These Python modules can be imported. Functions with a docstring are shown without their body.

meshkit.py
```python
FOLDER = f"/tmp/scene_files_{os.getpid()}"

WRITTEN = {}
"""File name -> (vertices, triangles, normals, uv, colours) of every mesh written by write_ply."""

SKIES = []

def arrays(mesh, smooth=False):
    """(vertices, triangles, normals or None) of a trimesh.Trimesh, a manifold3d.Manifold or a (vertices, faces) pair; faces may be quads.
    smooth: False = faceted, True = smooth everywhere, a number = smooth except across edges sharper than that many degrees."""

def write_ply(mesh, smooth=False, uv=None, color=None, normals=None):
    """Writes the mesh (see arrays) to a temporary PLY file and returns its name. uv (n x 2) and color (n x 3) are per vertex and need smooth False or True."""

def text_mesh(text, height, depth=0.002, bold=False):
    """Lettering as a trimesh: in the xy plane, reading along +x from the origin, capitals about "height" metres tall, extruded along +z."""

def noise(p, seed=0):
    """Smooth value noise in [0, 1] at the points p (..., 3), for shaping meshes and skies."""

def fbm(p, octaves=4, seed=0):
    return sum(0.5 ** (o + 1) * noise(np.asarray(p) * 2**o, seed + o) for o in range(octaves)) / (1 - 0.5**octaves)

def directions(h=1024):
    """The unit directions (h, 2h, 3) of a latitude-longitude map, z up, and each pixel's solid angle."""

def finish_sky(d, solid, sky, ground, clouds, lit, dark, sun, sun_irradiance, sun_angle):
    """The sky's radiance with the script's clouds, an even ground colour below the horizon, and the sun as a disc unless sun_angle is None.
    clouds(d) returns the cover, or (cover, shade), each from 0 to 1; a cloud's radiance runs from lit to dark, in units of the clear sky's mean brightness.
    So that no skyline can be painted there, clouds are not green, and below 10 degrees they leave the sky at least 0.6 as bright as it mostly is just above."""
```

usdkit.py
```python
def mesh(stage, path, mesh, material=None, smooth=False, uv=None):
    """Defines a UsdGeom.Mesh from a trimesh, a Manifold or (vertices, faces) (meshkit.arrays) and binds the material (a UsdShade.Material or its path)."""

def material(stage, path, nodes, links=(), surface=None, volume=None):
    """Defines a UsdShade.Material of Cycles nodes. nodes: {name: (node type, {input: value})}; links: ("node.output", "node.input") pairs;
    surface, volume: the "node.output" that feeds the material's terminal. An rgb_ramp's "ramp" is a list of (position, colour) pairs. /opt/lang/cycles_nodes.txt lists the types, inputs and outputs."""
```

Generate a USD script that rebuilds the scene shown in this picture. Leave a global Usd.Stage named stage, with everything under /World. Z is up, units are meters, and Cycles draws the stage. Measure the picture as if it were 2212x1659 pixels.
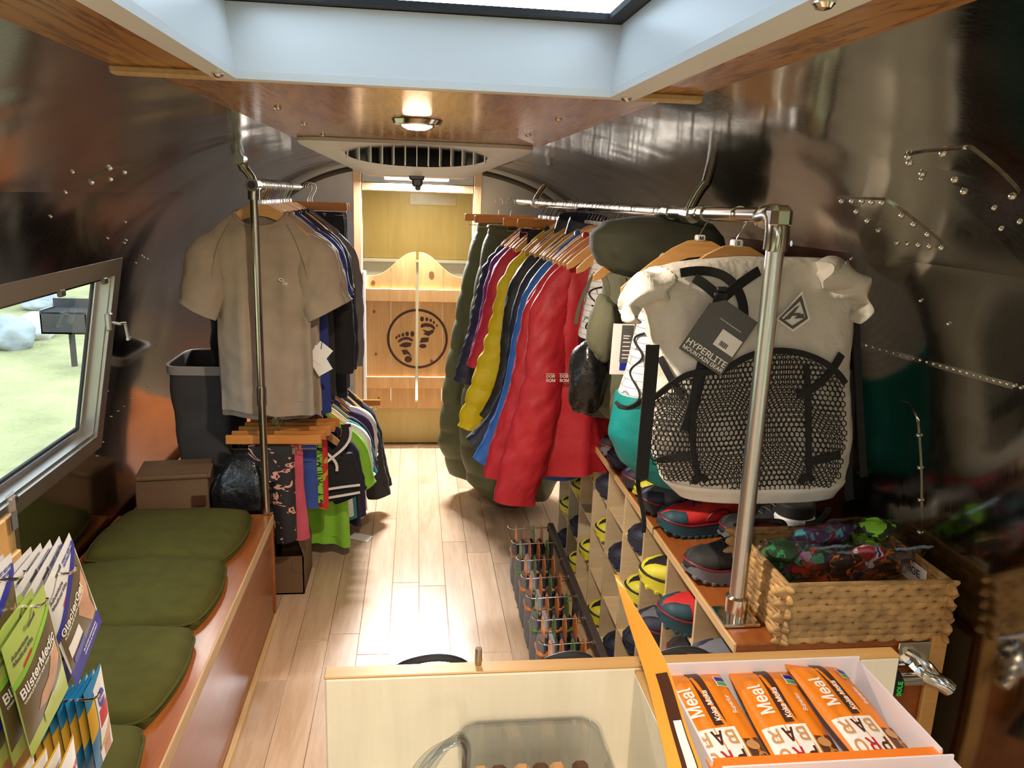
import math, random, numpy as np, trimesh, usdkit, meshkit
from manifold3d import CrossSection, Manifold
from shapely.geometry import Polygon, Point, LineString
from pxr import Usd, UsdGeom, UsdLux, UsdShade, Gf, Sdf
stage = Usd.Stage.CreateInMemory()
UsdGeom.SetStageUpAxis(stage, 'Z'); UsdGeom.SetStageMetersPerUnit(stage, 1.0)
UsdGeom.Xform.Define(stage, '/World'); UsdGeom.Scope.Define(stage, '/World/Looks')
PI = math.pi
A = np.array
# ------------------------------------------------------------------ camera, sky, lights, exposure
EXPOSURE = -0.18
CE = A([0, 0, 1.65]); CF = A([0.1204, 0.9656, -0.2303]); FOC = 1720.0
_p, _yaw, _r = math.radians(13.315), math.radians(7.106), math.radians(2.0)
CF = A([math.sin(_yaw)*math.cos(_p), math.cos(_yaw)*math.cos(_p), -math.sin(_p)])
_R0 = A([math.cos(_yaw), -math.sin(_yaw), 0]); _U0 = np.cross(_R0, CF)
CR = _R0*math.cos(_r)+_U0*math.sin(_r); CU = -_R0*math.sin(_r)+_U0*math.cos(_r)
cam = UsdGeom.Camera.Define(stage, '/World/camera')
cam.CreateHorizontalApertureAttr(36.0); cam.CreateFocalLengthAttr(36.0*FOC/2212)
cam.CreateExposureAttr(EXPOSURE); cam.CreateClippingRangeAttr((0.02, 500.0))
cam.AddTransformOp().Set(Gf.Matrix4d(*CR, 0, *CU, 0, *(-CF), 0, *CE, 1))
sky = UsdLux.DomeLight.Define(stage, '/World/sky'); sky.CreateColorAttr((0.66, 0.84, 1.0)); sky.CreateIntensityAttr(1.6)
LAMP = (8.0, 3.2, 5.0); LED = 36.0      # strengths of the warm ceiling lamps and of the white lamp over the door (W)
def rect_light(name, c, w, h, rot, power, col):
    l = UsdLux.RectLight.Define(stage, '/World/'+name); l.CreateWidthAttr(w); l.CreateHeightAttr(h)
    l.CreateIntensityAttr(power/(w*h)); l.CreateColorAttr(col)
    x = UsdGeom.Xformable(l.GetPrim()); x.AddTranslateOp().Set(Gf.Vec3d(*c)); x.AddRotateXYZOp().Set(Gf.Vec3f(*rot)); return l
def disk_light(name, c, r, power, col, rot=(0, 0, 0)):
    l = UsdLux.DiskLight.Define(stage, '/World/'+name); l.CreateRadiusAttr(r)
    l.CreateIntensityAttr(power/(PI*r*r)); l.CreateColorAttr(col)
    x = UsdGeom.Xformable(l.GetPrim()); x.AddTranslateOp().Set(Gf.Vec3d(*c)); x.AddRotateXYZOp().Set(Gf.Vec3f(*rot)); return l
WARM = (1.0, 0.83, 0.64)
LAMP_Y = (1.80, 0.15, -1.2)
for _i, _y in enumerate(LAMP_Y):
    disk_light('lamp_light_%d' % _i, (0.0, _y, 1.772), 0.03, LAMP[_i], WARM)
rect_light('door_lamp_light', (0, 5.02, 1.735), 0.38, 0.04, (-40, 0, 0), LED, (0.97, 0.98, 1.0))
disk_light('bath_light', (0.0, 5.42, 1.718), 0.08, 2.6, (1.0, 0.88, 0.62))
# ------------------------------------------------------------------ helpers
def at(px, py, y):           # the point at depth y seen at a pixel of the photograph
    r = CF+CR*(px-1106)/FOC-CU*(py-829.5)/FOC
    return CE+r*y/r[1]
def atz(px, py, z):
    r = CF+CR*(px-1106)/FOC-CU*(py-829.5)/FOC
    return CE+r*(z-CE[2])/r[2]
def atx(px, py, x):
    r = CF+CR*(px-1106)/FOC-CU*(py-829.5)/FOC
    return CE+r*x/r[0]
_used = {}
def numbered(parent, name):
    k = (parent, name); n = _used.get(k, 0); _used[k] = n+1
    return f'{parent}/{name}' + (f'_{n:03d}' if n else '')
def tag(prim, label=None, cat=None, group=None, kind=None):
    for k, v in (('label', label), ('category', cat), ('group', group), ('kind', kind)):
        if v: prim.SetCustomDataByKey(k, v)
    return prim
def thing(name, label, cat, loc=(0, 0, 0), rot=(0, 0, 0), scale=(1, 1, 1), group=None):
    x = UsdGeom.Xform.Define(stage, numbered('/World', name))
    x.AddTranslateOp().Set(Gf.Vec3d(*map(float, loc))); x.AddRotateXYZOp().Set(Gf.Vec3f(*map(float, rot))); x.AddScaleOp().Set(Gf.Vec3f(*map(float, scale)))
    return tag(x.GetPrim(), label, cat, group)
def obj(name, mesh, m, parent=None, smooth=35, label=None, kind=None):
    p = str(parent.GetPath()) if parent is not None else '/World'
    o = usdkit.mesh(stage, numbered(p, name), mesh, M[m] if isinstance(m, str) else m, smooth=smooth).GetPrim()
    return tag(o, label, kind=kind)
def struct(name, mesh, m, label=None, smooth=35):
    return obj(name, mesh, m, None, smooth, label, 'structure')
def single(name, mesh, m, label, cat, group=None, smooth=35, kind=None):
    return tag(obj(name, mesh, m, None, smooth), label, cat, group, kind)
def dup(root, loc, rot=(0, 0, 0), scale=(1, 1, 1), label=None, group=None, name=None):
    was = root.GetCustomData()
    r = thing(name or root.GetName().rsplit('_0', 1)[0], label or was['label'], was['category'], loc, rot, scale, group or was.get('group'))
    r.GetReferences().AddInternalReference(root.GetPath()); r.SetInstanceable(True)
    return r
def cat_(*ms): return trimesh.util.concatenate([m for m in ms if m is not None])
def tm(v, f): return trimesh.Trimesh(np.asarray(v, float), np.asarray(f, int), process=False)
def box(c, s, r=0.0):        # bevelled box
    c, s = A(c, float), A(s, float)/2
    if r <= 0: return trimesh.creation.box(2*s, trimesh.transformations.translation_matrix(c))
    r = min(r, s.min()*0.95); pts = []
    for sx in (-1, 1):
        for sy in (-1, 1):
            for sz in (-1, 1):
                k = A([sx, sy, sz])
                for i in range(3):
                    e = s-r; e[i] = s[i]; pts.append(c+k*e)
    return trimesh.convex.convex_hull(A(pts))
def bb(lo, hi, r=0.0): lo, hi = A(lo, float), A(hi, float); return box((lo+hi)/2, hi-lo, r)
def loft(R, cap=True, closed=False):     # R: rings (m, n, 3)
    R = np.asarray(R, float); m, n = R.shape[:2]; v = R.reshape(-1, 3)
    rows = m if closed else m-1
    i, j = np.meshgrid(np.arange(rows), np.arange(n), indexing='ij'); i2 = (i+1) % m; j2 = (j+1) % n
    q = np.stack([i*n+j, i*n+j2, i2*n+j2, i2*n+j], -1).reshape(-1, 4)
    f = np.vstack([q[:, [0, 1, 2]], q[:, [0, 2, 3]]])
    if cap and not closed:
        v = np.vstack([v, R[0].mean(0), R[-1].mean(0)]); a = np.arange(n); b = (a+1) % n
        f = np.vstack([f, np.stack([b, a, np.full(n, m*n)], 1), np.stack([(m-1)*n+a, (m-1)*n+b, np.full(n, m*n+1)], 1)])
    return tm(v, f)
def spline(P, n):
    from scipy.interpolate import CubicSpline
    P = A(P, float); d = np.r_[0, np.cumsum(np.linalg.norm(np.diff(P, axis=0), axis=1))]
    if len(P) < 3: return P[0]+(P[1]-P[0])*np.linspace(0, 1, n)[:, None]
    return CubicSpline(d, P)(np.linspace(0, d[-1], n))
def tube(P, r, n=8, closed=False, flat=1.0):
    P = A(P, float); t = np.roll(P, -1, 0)-np.roll(P, 1, 0) if closed else np.gradient(P, axis=0)
    t /= np.linalg.norm(t, axis=1, keepdims=True)+1e-12
    up = A([0, 0, 1.0]) if abs(t[0][2]) < .9 else A([0, 1.0, 0]); a = np.cross(t[0], up); a /= np.linalg.norm(a); rr = np.broadcast_to(np.asarray(r, float), (len(P),)); R = []
    for k in range(len(P)):
        a = a-t[k]*(a@t[k]); a /= np.linalg.norm(a)+1e-12; b = np.cross(t[k], a); g = np.arange(n)*2*PI/n
        R.append(P[k]+rr[k]*(np.cos(g)[:, None]*a+np.sin(g)[:, None]*b*flat))
    m = loft(R, True, closed); m.invert() if not closed else None
    return m
def rod(a, b, r, n=12): return tube([a, (A(a)+A(b))/2, b], r, n)
def strap(P, w, t=0.003, nrm=(0, -1, 0)):      # flat band along P, width w
    P = A(P, float); T = np.gradient(P, axis=0); T /= np.linalg.norm(T, axis=1, keepdims=True)+1e-12
    N = np.broadcast_to(A(nrm, float), P.shape); W = np.cross(T, N); W /= np.linalg.norm(W, axis=1, keepdims=True)+1e-12; N = np.cross(W, T)
    w = np.broadcast_to(np.asarray(w, float), (len(P),))[:, None]/2
    R = np.stack([P-W*w-N*t/2, P+W*w-N*t/2, P+W*w+N*t/2, P-W*w+N*t/2], 1)
    return loft(R)
def revolve(prof, c=(0, 0, 0), n=28, axis='z'):
    prof = A(prof, float); g = np.arange(n)*2*PI/n
    R = np.stack([np.stack([p[0]*np.cos(g), p[0]*np.sin(g), np.full(n, p[1])], 1) for p in prof])
    m = loft(R, True)
    if axis == 'y': m.apply_transform(trimesh.transformations.rotation_matrix(PI/2, [1, 0, 0]))
    if axis == 'x': m.apply_transform(trimesh.transformations.rotation_matrix(PI/2, [0, 1, 0]))
    m.apply_translation(c); return m
def ext(loops, d):           # extrude 2-D loops by d along +z (even-odd holes)
    if isinstance(loops, Polygon): loops = [list(loops.exterior.coords)[:-1]]+[list(i.coords)[:-1] for i in loops.interiors]
    from manifold3d import FillRule
    mm = Manifold.extrude(CrossSection([A(l, float)[:, :2] for l in loops], FillRule.EvenOdd), d).to_mesh()
    return tm(mm.vert_properties[:, :3], mm.tri_verts)
def put(m, o, ux, uy):       # local x, y (and z = x cross y) to the given world axes
    ux, uy = A(ux, float), A(uy, float); ux = ux/np.linalg.norm(ux); uz = np.cross(ux, uy); uz /= np.linalg.norm(uz); uy = np.cross(uz, ux)
    T = np.eye(4); T[:3, 0], T[:3, 1], T[:3, 2], T[:3, 3] = ux, uy, uz, o
    m = m.copy(); m.apply_transform(T); return m
def text(s, h, o, ux, uy, d=0.0012, bold=False, center=False):
    m = meshkit.text_mesh(s, h, d, bold)
    if center: m.apply_translation([-(m.bounds[0][0]+m.bounds[1][0])/2, 0, 0])
    return put(m, o, ux, uy)
def moved(m, t=(0, 0, 0), rz=0, rx=0, ry=0):
    m = m.copy()
    for a, ax in ((rx, [1, 0, 0]), (ry, [0, 1, 0]), (rz, [0, 0, 1])):
        if a: m.apply_transform(trimesh.transformations.rotation_matrix(math.radians(a), ax))
    m.apply_translation(t); return m
# ------------------------------------------------------------------ materials
M = {}
def mat(name, col, rough=.5, metal=0., bump=0., bs=60., var=0., vs=6., bd=.002, rnd=0., stretch=None, **kw):
    n = {'p': ('principled_bsdf', {'base_color': col, 'roughness': rough, 'metallic': metal, **kw})}; L = []
    if bump or var:
        n['tc'] = ('texture_coordinate', {}); src = 'tc.object'
        if stretch:
            n['mp'] = ('mapping', {'scale': stretch}); L.append(('tc.object', 'mp.vector')); src = 'mp.vector'
    if var:
        n['nv'] = ('noise_texture', {'scale': vs, 'detail': 4.0}); L.append((src, 'nv.vector'))
        c = A(col); n['rv'] = ('rgb_ramp', {'ramp': [(.3, tuple(np.clip(c*(1-var), 0, 1))), (.7, tuple(np.clip(c*(1+var), 0, 1)))]})
        L += [('nv.fac', 'rv.fac')]; out = 'rv.color'
        if rnd:
            n['oi'] = ('object_info', {}); n['mr'] = ('map_range', {'value': 0.5, 'from_min': 0., 'from_max': 1., 'to_min': 1-rnd, 'to_max': 1+rnd})
            n['hs'] = ('hsv', {'hue': .5, 'saturation': 1., 'fac': 1.}); L += [('oi.random', 'mr.value'), ('mr.result', 'hs.value'), (out, 'hs.color')]; out = 'hs.color'
        L.append((out, 'p.base_color'))
    if bump:
        n['nb'] = ('noise_texture', {'scale': bs, 'detail': 3.0}); n['b'] = ('bump', {'strength': bump, 'distance': bd})
        L += [(src, 'nb.vector'), ('nb.fac', 'b.height'), ('b.normal', 'p.normal')]
    M[name] = usdkit.material(stage, '/World/Looks/'+name, n, L, surface='p.BSDF'); return M[name]
def wood(name, c1, c2, rough=.35, axis=0, scale=1.0, dist=6., rnd=.12, coat=0., con=0):
    st = [9.*scale]*3; st[axis] = 0.8*scale
    n = {'tc': ('texture_coordinate', {}), 'oi': ('object_info', {}), 'of': ('vector_math', {'math_type': 'scale', 'scale': 7.3}),
         'cx': ('combine_xyz', {}), 'ad': ('vector_math', {'math_type': 'add'}), 'mp': ('mapping', {'scale': st}),
         'nz': ('noise_texture', {'scale': 1.6, 'detail': 5., 'roughness': .62, 'distortion': dist*.12}), 'fi': ('noise_texture', {'scale': 9., 'detail': 3.}),
         'mi': ('mix_float', {'fac': .3}), 'rp': ('rgb_ramp', {'ramp': [(.28, c2), (.48, tuple((A(c1)+A(c2))/2)), (.66, c1)] if not con else [(.36, c1), (.44, tuple(A(c1)*.8+A(c2)*.2)), (.47, c2), (.50, tuple(A(c1)*.7+A(c2)*.3)), (.56, c1), (.60, c2), (.63, c1)]}),
         'mr': ('map_range', {'value': .5, 'from_min': 0., 'from_max': 1., 'to_min': 1-rnd, 'to_max': 1+rnd}), 'hs': ('hsv', {'hue': .5, 'saturation': 1., 'fac': 1.}),
         'b': ('bump', {'strength': .12, 'distance': .002}), 'p': ('principled_bsdf', {'roughness': rough, 'coat_weight': coat, 'coat_roughness': .12})}
    L = [('oi.random', 'cx.x'), ('oi.random', 'cx.y'), ('oi.random', 'cx.z'), ('cx.vector', 'of.vector1'), ('tc.object', 'ad.vector1'), ('of.vector', 'ad.vector2'), ('ad.vector', 'mp.vector'),
         ('mp.vector', 'nz.vector'), ('mp.vector', 'fi.vector'), ('nz.fac', 'mi.a'), ('fi.fac', 'mi.b'), ('mi.result', 'rp.fac'), ('rp.color', 'hs.color'),
         ('oi.random', 'mr.value'), ('mr.result', 'hs.value'), ('hs.color', 'p.base_color'), ('mi.result', 'b.height'), ('b.normal', 'p.normal')]
    M[name] = usdkit.material(stage, '/World/Looks/'+name, n, L, surface='p.BSDF'); return M[name]
def emis(name, col, s):
    M[name] = usdkit.material(stage, '/World/Looks/'+name, {'e': ('emission', {'color': col, 'strength': s})}, [], surface='e.emission')
def clear(name, tint=(.95, .97, .97), gloss=.04, rough=.03):   # thin clear plastic or window pane: mirrors on its outer faces only
    M[name] = usdkit.material(stage, '/World/Looks/'+name, {'t': ('transparent_bsdf', {'color': tint}), 'g': ('glossy_bsdf', {'color': (1, 1, 1), 'roughness': rough}), 'f': ('fresnel', {'IOR': 1.45}), 'ge': ('geometry', {}), 'iv': ('math', {'math_type': 'subtract', 'value1': 1.0}), 'mu': ('math', {'math_type': 'multiply'}), 'a': ('math', {'math_type': 'add', 'value2': gloss, 'use_clamp': True}), 'm': ('mix_closure', {})},
        [('f.fac', 'a.value1'), ('ge.backfacing', 'iv.value2'), ('a.value', 'mu.value1'), ('iv.value', 'mu.value2'), ('mu.value', 'm.fac'), ('t.BSDF', 'm.closure1'), ('g.BSDF', 'm.closure2')], surface='m.closure')
def fabric(name, col, rough=.85, b=.25, bs=900., sheen=.03, **kw): return mat(name, col, rough, 0, b, bs, .1, 14., .0008, sheen_weight=sheen, **kw)
def nylon(name, col, rough=.58, **kw): return mat(name, col, rough, 0, .45, 30., .08, 9., .006, **kw)
def pattern(name, stops, scale, rough=.6, stretch=None, dist=0., detail=2., interp=False):
    n = {'tc': ('texture_coordinate', {}), 'mp': ('mapping', {'scale': stretch or (1, 1, 1)}), 'n': ('noise_texture', {'scale': scale, 'detail': detail, 'distortion': dist}), 'r': ('rgb_ramp', {'ramp': stops, 'interpolate': interp}), 'p': ('principled_bsdf', {'roughness': rough})}
    M[name] = usdkit.material(stage, '/World/Looks/'+name, n, [('tc.object', 'mp.vector'), ('mp.vector', 'n.vector'), ('n.fac', 'r.fac'), ('r.color', 'p.base_color')], surface='p.BSDF')
# aluminium skin: worn, rippled, with faint vertical brushing
M['skin'] = usdkit.material(stage, '/World/Looks/skin', {'tc': ('texture_coordinate', {}), 'mp': ('mapping', {'scale': (1.0, 1.0, 1.0)}),
    'n1': ('noise_texture', {'scale': 1.7, 'detail': 2.0}), 'mp2': ('mapping', {'scale': (40., 60., 3.)}), 'n2': ('noise_texture', {'scale': 3.0, 'detail': 3.0}),
    'mr': ('map_range', {'value': .5, 'from_min': .3, 'from_max': .7, 'to_min': .10, 'to_max': .15}), 'b': ('bump', {'strength': .22, 'distance': .05}),
    'rp': ('rgb_ramp', {'ramp': [(.3, (.39, .365, .32)), (.7, (.46, .435, .385))]}), 'p': ('principled_bsdf', {'metallic': 1.0})},
    [('tc.object', 'mp.vector'), ('mp.vector', 'n1.vector'), ('tc.object', 'mp2.vector'), ('mp2.vector', 'n2.vector'), ('n2.fac', 'mr.value'), ('mr.result', 'p.roughness'), ('n1.fac', 'b.height'), ('b.normal', 'p.normal'), ('n2.fac', 'rp.fac'), ('rp.color', 'p.base_color')], surface='p.BSDF')
mat('bulkhead', (.42, .42, .42), .32, 1., .1, 200., .12, 3.)
mat('steel', (.46, .43, .38), .16, 1.); mat('chrome', (.75, .74, .72), .12, 1.); mat('pole_metal', (.66, .66, .68), .3, 1., .08, 300.)
mat('dark_metal', (.16, .15, .14), .4, .8); mat('rivet', (.7, .68, .62), .25, 1.); mat('arch_brown', (.035, .026, .018), .45); mat('frame_metal', (.42, .38, .33), .4, .9, .05, 100.)
mat('black', (.012, .012, .014), .5); mat('rubber', (.02, .02, .022), .75, 0, .2, 200.); mat('webbing', (.010, .010, .011), .8, 0, .5, 700.)
mat('white_plastic', (.80, .81, .82), .38); mat('off_white', (.72, .70, .66), .5); M['dome'] = usdkit.material(stage, '/World/Looks/dome', {'d': ('diffuse_bsdf', {'color': (.75, .8, .83)}), 't': ('translucent_bsdf', {'color': (.7, .78, .85)}), 'm': ('mix_closure', {'fac': .5})}, [('d.BSDF', 'm.closure1'), ('t.BSDF', 'm.closure2')], surface='m.closure'); mat('gasket', (.02, .02, .022), .7)
mat('card_lid', (.80, .36, .05), .35); mat('card_white', (.82, .81, .79), .6); mat('card_grey', (.09, .088, .09), .55); mat('card_orange', (.80, .20, .02), .35); mat('card_inner', (.74, .70, .76), .6)
wood('oak_floor', (.66, .475, .33), (.47, .30, .17), .26, 1, 1.1, 5., .12, .25); wood('ply_ceiling', (.50, .225, .045), (.20, .07, .010), .20, 1, .75, 22., .06, .06, con=1)
wood('pine', (.72, .43, .18), (.54, .27, .09), .4, 2, 1.2, 6., .1); wood('door_frame_wood', (.58, .40, .22), (.46, .28, .13), .4, 2, 1.5)
wood('bench_wood', (.33, .10, .022), (.20, .05, .010), .28, 1, 1.2, 6., .05, .12); wood('edge_ply', (.62, .42, .21), (.44, .27, .12), .5, 1, 2.)
wood('cubby_ply', (.70, .56, .36), (.58, .43, .25), .5, 0, 1.4, 5., .16); wood('hanger_wood', (.62, .34, .12), (.50, .24, .07), .35, 0, 3., 3., .12); wood('clip_hanger_wood', (.55, .22, .05), (.42, .15, .03), .3, 0, 3., 3., .12)
wood('laminate', (.74, .69, .56), (.66, .60, .47), .4, 2, 2., 3., .03); wood('display_wood', (.58, .33, .11), (.48, .25, .07), .4, 0, 1.5, 4., .05); wood('crate_red', (.36, .13, .04), (.24, .08, .02), .3, 1, 1.2)
wood('bath_ply', (.58, .45, .17), (.49, .36, .12), .35, 2, 1., 3., .04); mat('bath_white', (.72, .70, .58), .5); mat('burnt', (.05, .015, .01), .6); mat('knot', (.22, .09, .03), .5)
mat('cushion', (.066, .062, .012), .95, 0, .45, 700., .12, 20., .0012, specular_ior_level=.2); mat('cardboard', (.15, .08, .036), .8, 0, .1, 80., .1, 5.); fabric('bin_grey', (.048, .046, .048)); mat('bin_rim', (.30, .28, .26), .7)
mat('bag_black', (.008, .008, .009), .3, 0, .8, 25., bd=.01)
emis('lamp_glow', (1.0, .80, .52), 55.); emis('led_glow', (.95, .98, 1.0), 30.)
clear('pane'); clear('acrylic', (.86, .88, .89), .09); clear('film', (.93, .94, .95), .09, .12)
for _n, _c in dict(tan=(.31, .24, .175), tan_light=(.46, .36, .25), tee_blue=(.018, .035, .20), tee_red=(.38, .012, .025), tee_black=(.010, .009, .010), tee_charcoal=(.030, .027, .030), tee_grey=(.16, .14, .13), lime=(.22, .50, .03), tee_white=(.72, .71, .70), teal=(.01, .22, .24), navy=(.012, .012, .035), purple=(.035, .018, .07), pink=(.52, .08, .13), blue_short=(.03, .07, .30), red_short=(.55, .02, .03), khaki=(.30, .28, .16), olive_dark=(.035, .036, .02), olive_pack=(.12, .12, .075), sock_grey=(.16, .16, .17), sock_dark=(.035, .035, .05), sock_blue=(.05, .07, .16), sock_light=(.34, .38, .46)).items(): fabric(_n, _c)
for _n, _c in dict(rain_red=(.42, .012, .022), rain_blue=(.02, .11, .42), royal=(.01, .06, .50), puffy_yellow=(.66, .49, .0), puffy_navy=(.015, .016, .06), soft_navy=(.010, .012, .03), jacket_black=(.013, .012, .012), bag_olive=(.085, .092, .034), thin_red=(.45, .012, .04), violet=(.18, .02, .20), pack_teal=(.0, .22, .22)).items(): nylon(_n, _c)
mat('pack_white', (.66, .63, .57), .42, 0, .6, 14., .10, 10., .02); mat('pack_band', (.74, .72, .68), .45, 0, .5, 16., .05, 9., .015)
mat('shoe_black', (.012, .012, .016), .6, 0, .3, 400.); mat('shoe_navy', (.018, .022, .05), .6, 0, .3, 500.); mat('shoe_yellow', (.66, .60, .04), .5); mat('shoe_grey', (.13, .14, .17), .7, 0, .4, 500.); mat('shoe_red', (.55, .02, .02), .6, 0, .4, 500.); mat('shoe_teal', (.012, .055, .085), .6); mat('neon', (.05, .75, .08), .5); mat('lace_lime', (.50, .62, .05), .6); mat('maroon', (.16, .01, .025), .5)
mat('straw', (.42, .25, .095), .55, 0, .5, 60., .35, 30., .004, rnd=.15); mat('orange_bar', (.80, .23, .015), .3, 0, .3, 25., bd=.006); mat('brown_print', (.07, .022, .012), .4); mat('white_print', (.85, .84, .82), .5); mat('tan_print', (.55, .30, .12), .5); mat('choc', (.10, .04, .018), .4); mat('green_print', (.10, .35, .12), .5); mat('blue_print', (.012, .022, .30), .4); mat('red_print', (.50, .02, .03), .5)
mat('pouch_white', (.72, .72, .72), .3, 0, .2, 25., bd=.004); mat('pouch_green', (.40, .52, .12), .3, 0, .2, 25., bd=.004); mat('pouch_olive', (.10, .075, .025), .35); mat('skin_print', (.52, .28, .17), .4, 0, 0, 1, .25, 25.); mat('cyan_card', (.02, .20, .42), .35); mat('yellow_card', (.65, .38, .03), .4); mat('sock_tag', (.62, .19, .04), .4); mat('sock_tag2', (.10, .20, .04), .4)
# ------------------------------------------------------------------ large structure: the trailer's shell
rng = random.Random(7); nr = np.random.RandomState(7)
PROF = spline([(-1.10, 0.0), (-1.12, .25), (-1.125, .5), (-1.10, .8), (-1.055, 1.1), (-1.0, 1.35), (-.90, 1.53), (-.75, 1.665), (-.6, 1.745), (-.4, 1.805), (-.2, 1.835), (0, 1.845), (.2, 1.838), (.4, 1.812), (.6, 1.768), (.78, 1.70), (.95, 1.59), (1.05, 1.48), (1.13, 1.3), (1.18, 1.05), (1.20, .8), (1.20, .4), (1.18, 0.0)], 240)
def wall_x(z, side):
    P = PROF[:100] if side < 0 else PROF[140:][::-1]
    return float(np.interp(z, P[:, 1], P[:, 0]))
def shell(k0, k1, y0, y1, holes, out=.045):
    P = PROF[k0:k1+1]; t = np.gradient(PROF, axis=0)[k0:k1+1]; N = np.stack([t[:, 1], -t[:, 0]], 1); N /= np.linalg.norm(N, axis=1, keepdims=True)
    ys = np.unique(np.round(np.r_[np.arange(y0, y1+.001, .1), y1, [h[0] for h in holes], [h[1] for h in holes]], 4)); ys = ys[(ys >= y0) & (ys <= y1)]
    vs, fs, base = [], [], 0
    for s in (0, 1):
        Q = P-N*out*s; V = np.zeros((len(Q), len(ys), 3)); V[..., 0] = Q[:, None, 0]; V[..., 2] = Q[:, None, 1]; V[..., 1] = ys[None]
        i, j = np.meshgrid(np.arange(len(Q)-1), np.arange(len(ys)-1), indexing='ij'); i, j = i.ravel(), j.ravel()
        cy = (ys[j]+ys[j+1])/2; cz = (P[i, 1]+P[i+1, 1])/2; cx = (P[i, 0]+P[i+1, 0])/2; keep = np.ones(len(i), bool)
        for h in holes: keep &= ~((cy > h[0]) & (cy < h[1]) & (cx > h[2]) & (cx < h[3]) & (cz > h[4]) & (cz < h[5]))
        i, j = i[keep], j[keep]; n = len(ys); q = np.stack([i*n+j, (i+1)*n+j, (i+1)*n+j+1, i*n+j+1], 1)
        if s: q = q[:, ::-1]
        vs.append(V.reshape(-1, 3)); fs.append(np.vstack([q[:, [0, 1, 2]], q[:, [0, 2, 3]]])+base); base += V.size//3
    return tm(np.vstack(vs), np.vstack(fs))
Y0, Y1 = -2.6, 6.1
W1 = (1.42, 2.78, -2, 0, .80, 1.345); W2 = (-1.5, .3, -2, 0, .80, 1.345); D1 = (-1.6, -.35, 0, 2, .04, 1.52); W3 = (.15, .95, 0, 2, .85, 1.30)
ka, kb = 78, 166
wl = struct('wall_left', shell(0, ka, Y0, Y1, [W1, W2]), 'skin', 'dark polished aluminium side wall with the open window'); wr = struct('wall_right', shell(kb, 239, Y0, Y1, [D1, W3]), 'skin', 'riveted polished aluminium side wall mirroring green light')
ce = struct('ceiling', shell(ka, kb, Y0, Y1, [(.38, 1.19, -.26, .29, 1, 3)]), 'skin', 'curved polished aluminium ceiling skin')
prof_poly = [tuple(p) for p in PROF]
front = Polygon(prof_poly).difference(Polygon([(-.75, .75), (.75, .75), (.75, 1.45), (-.75, 1.45)]))
struct('wall_front', put(ext(front, .04), (0, Y0, 0), (1, 0, 0), (0, 0, 1)), 'skin', 'aluminium end wall behind the viewer')
bk = Polygon(prof_poly).difference(Polygon([(-.335, -.1), (.36, -.1), (.36, 1.655), (-.335, 1.655)]))
wb = struct('wall_back', put(ext(bk, .03), (0, 5.14, 0), (1, 0, 0), (0, 0, 1)), 'bulkhead', 'grey aluminium bulkhead around the swing door')
struct('wall_bathroom', put(ext(Polygon(prof_poly), .03), (0, Y1+.03, 0), (1, 0, 0), (0, 0, 1)), 'bath_white', 'pale wall behind the swing doors')
fl = struct('floor', bb((-1.12, Y0, -.09), (1.2, 6.1, -.012)), 'oak_floor', 'light wood plank floor of the aisle')
x = -.66
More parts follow.
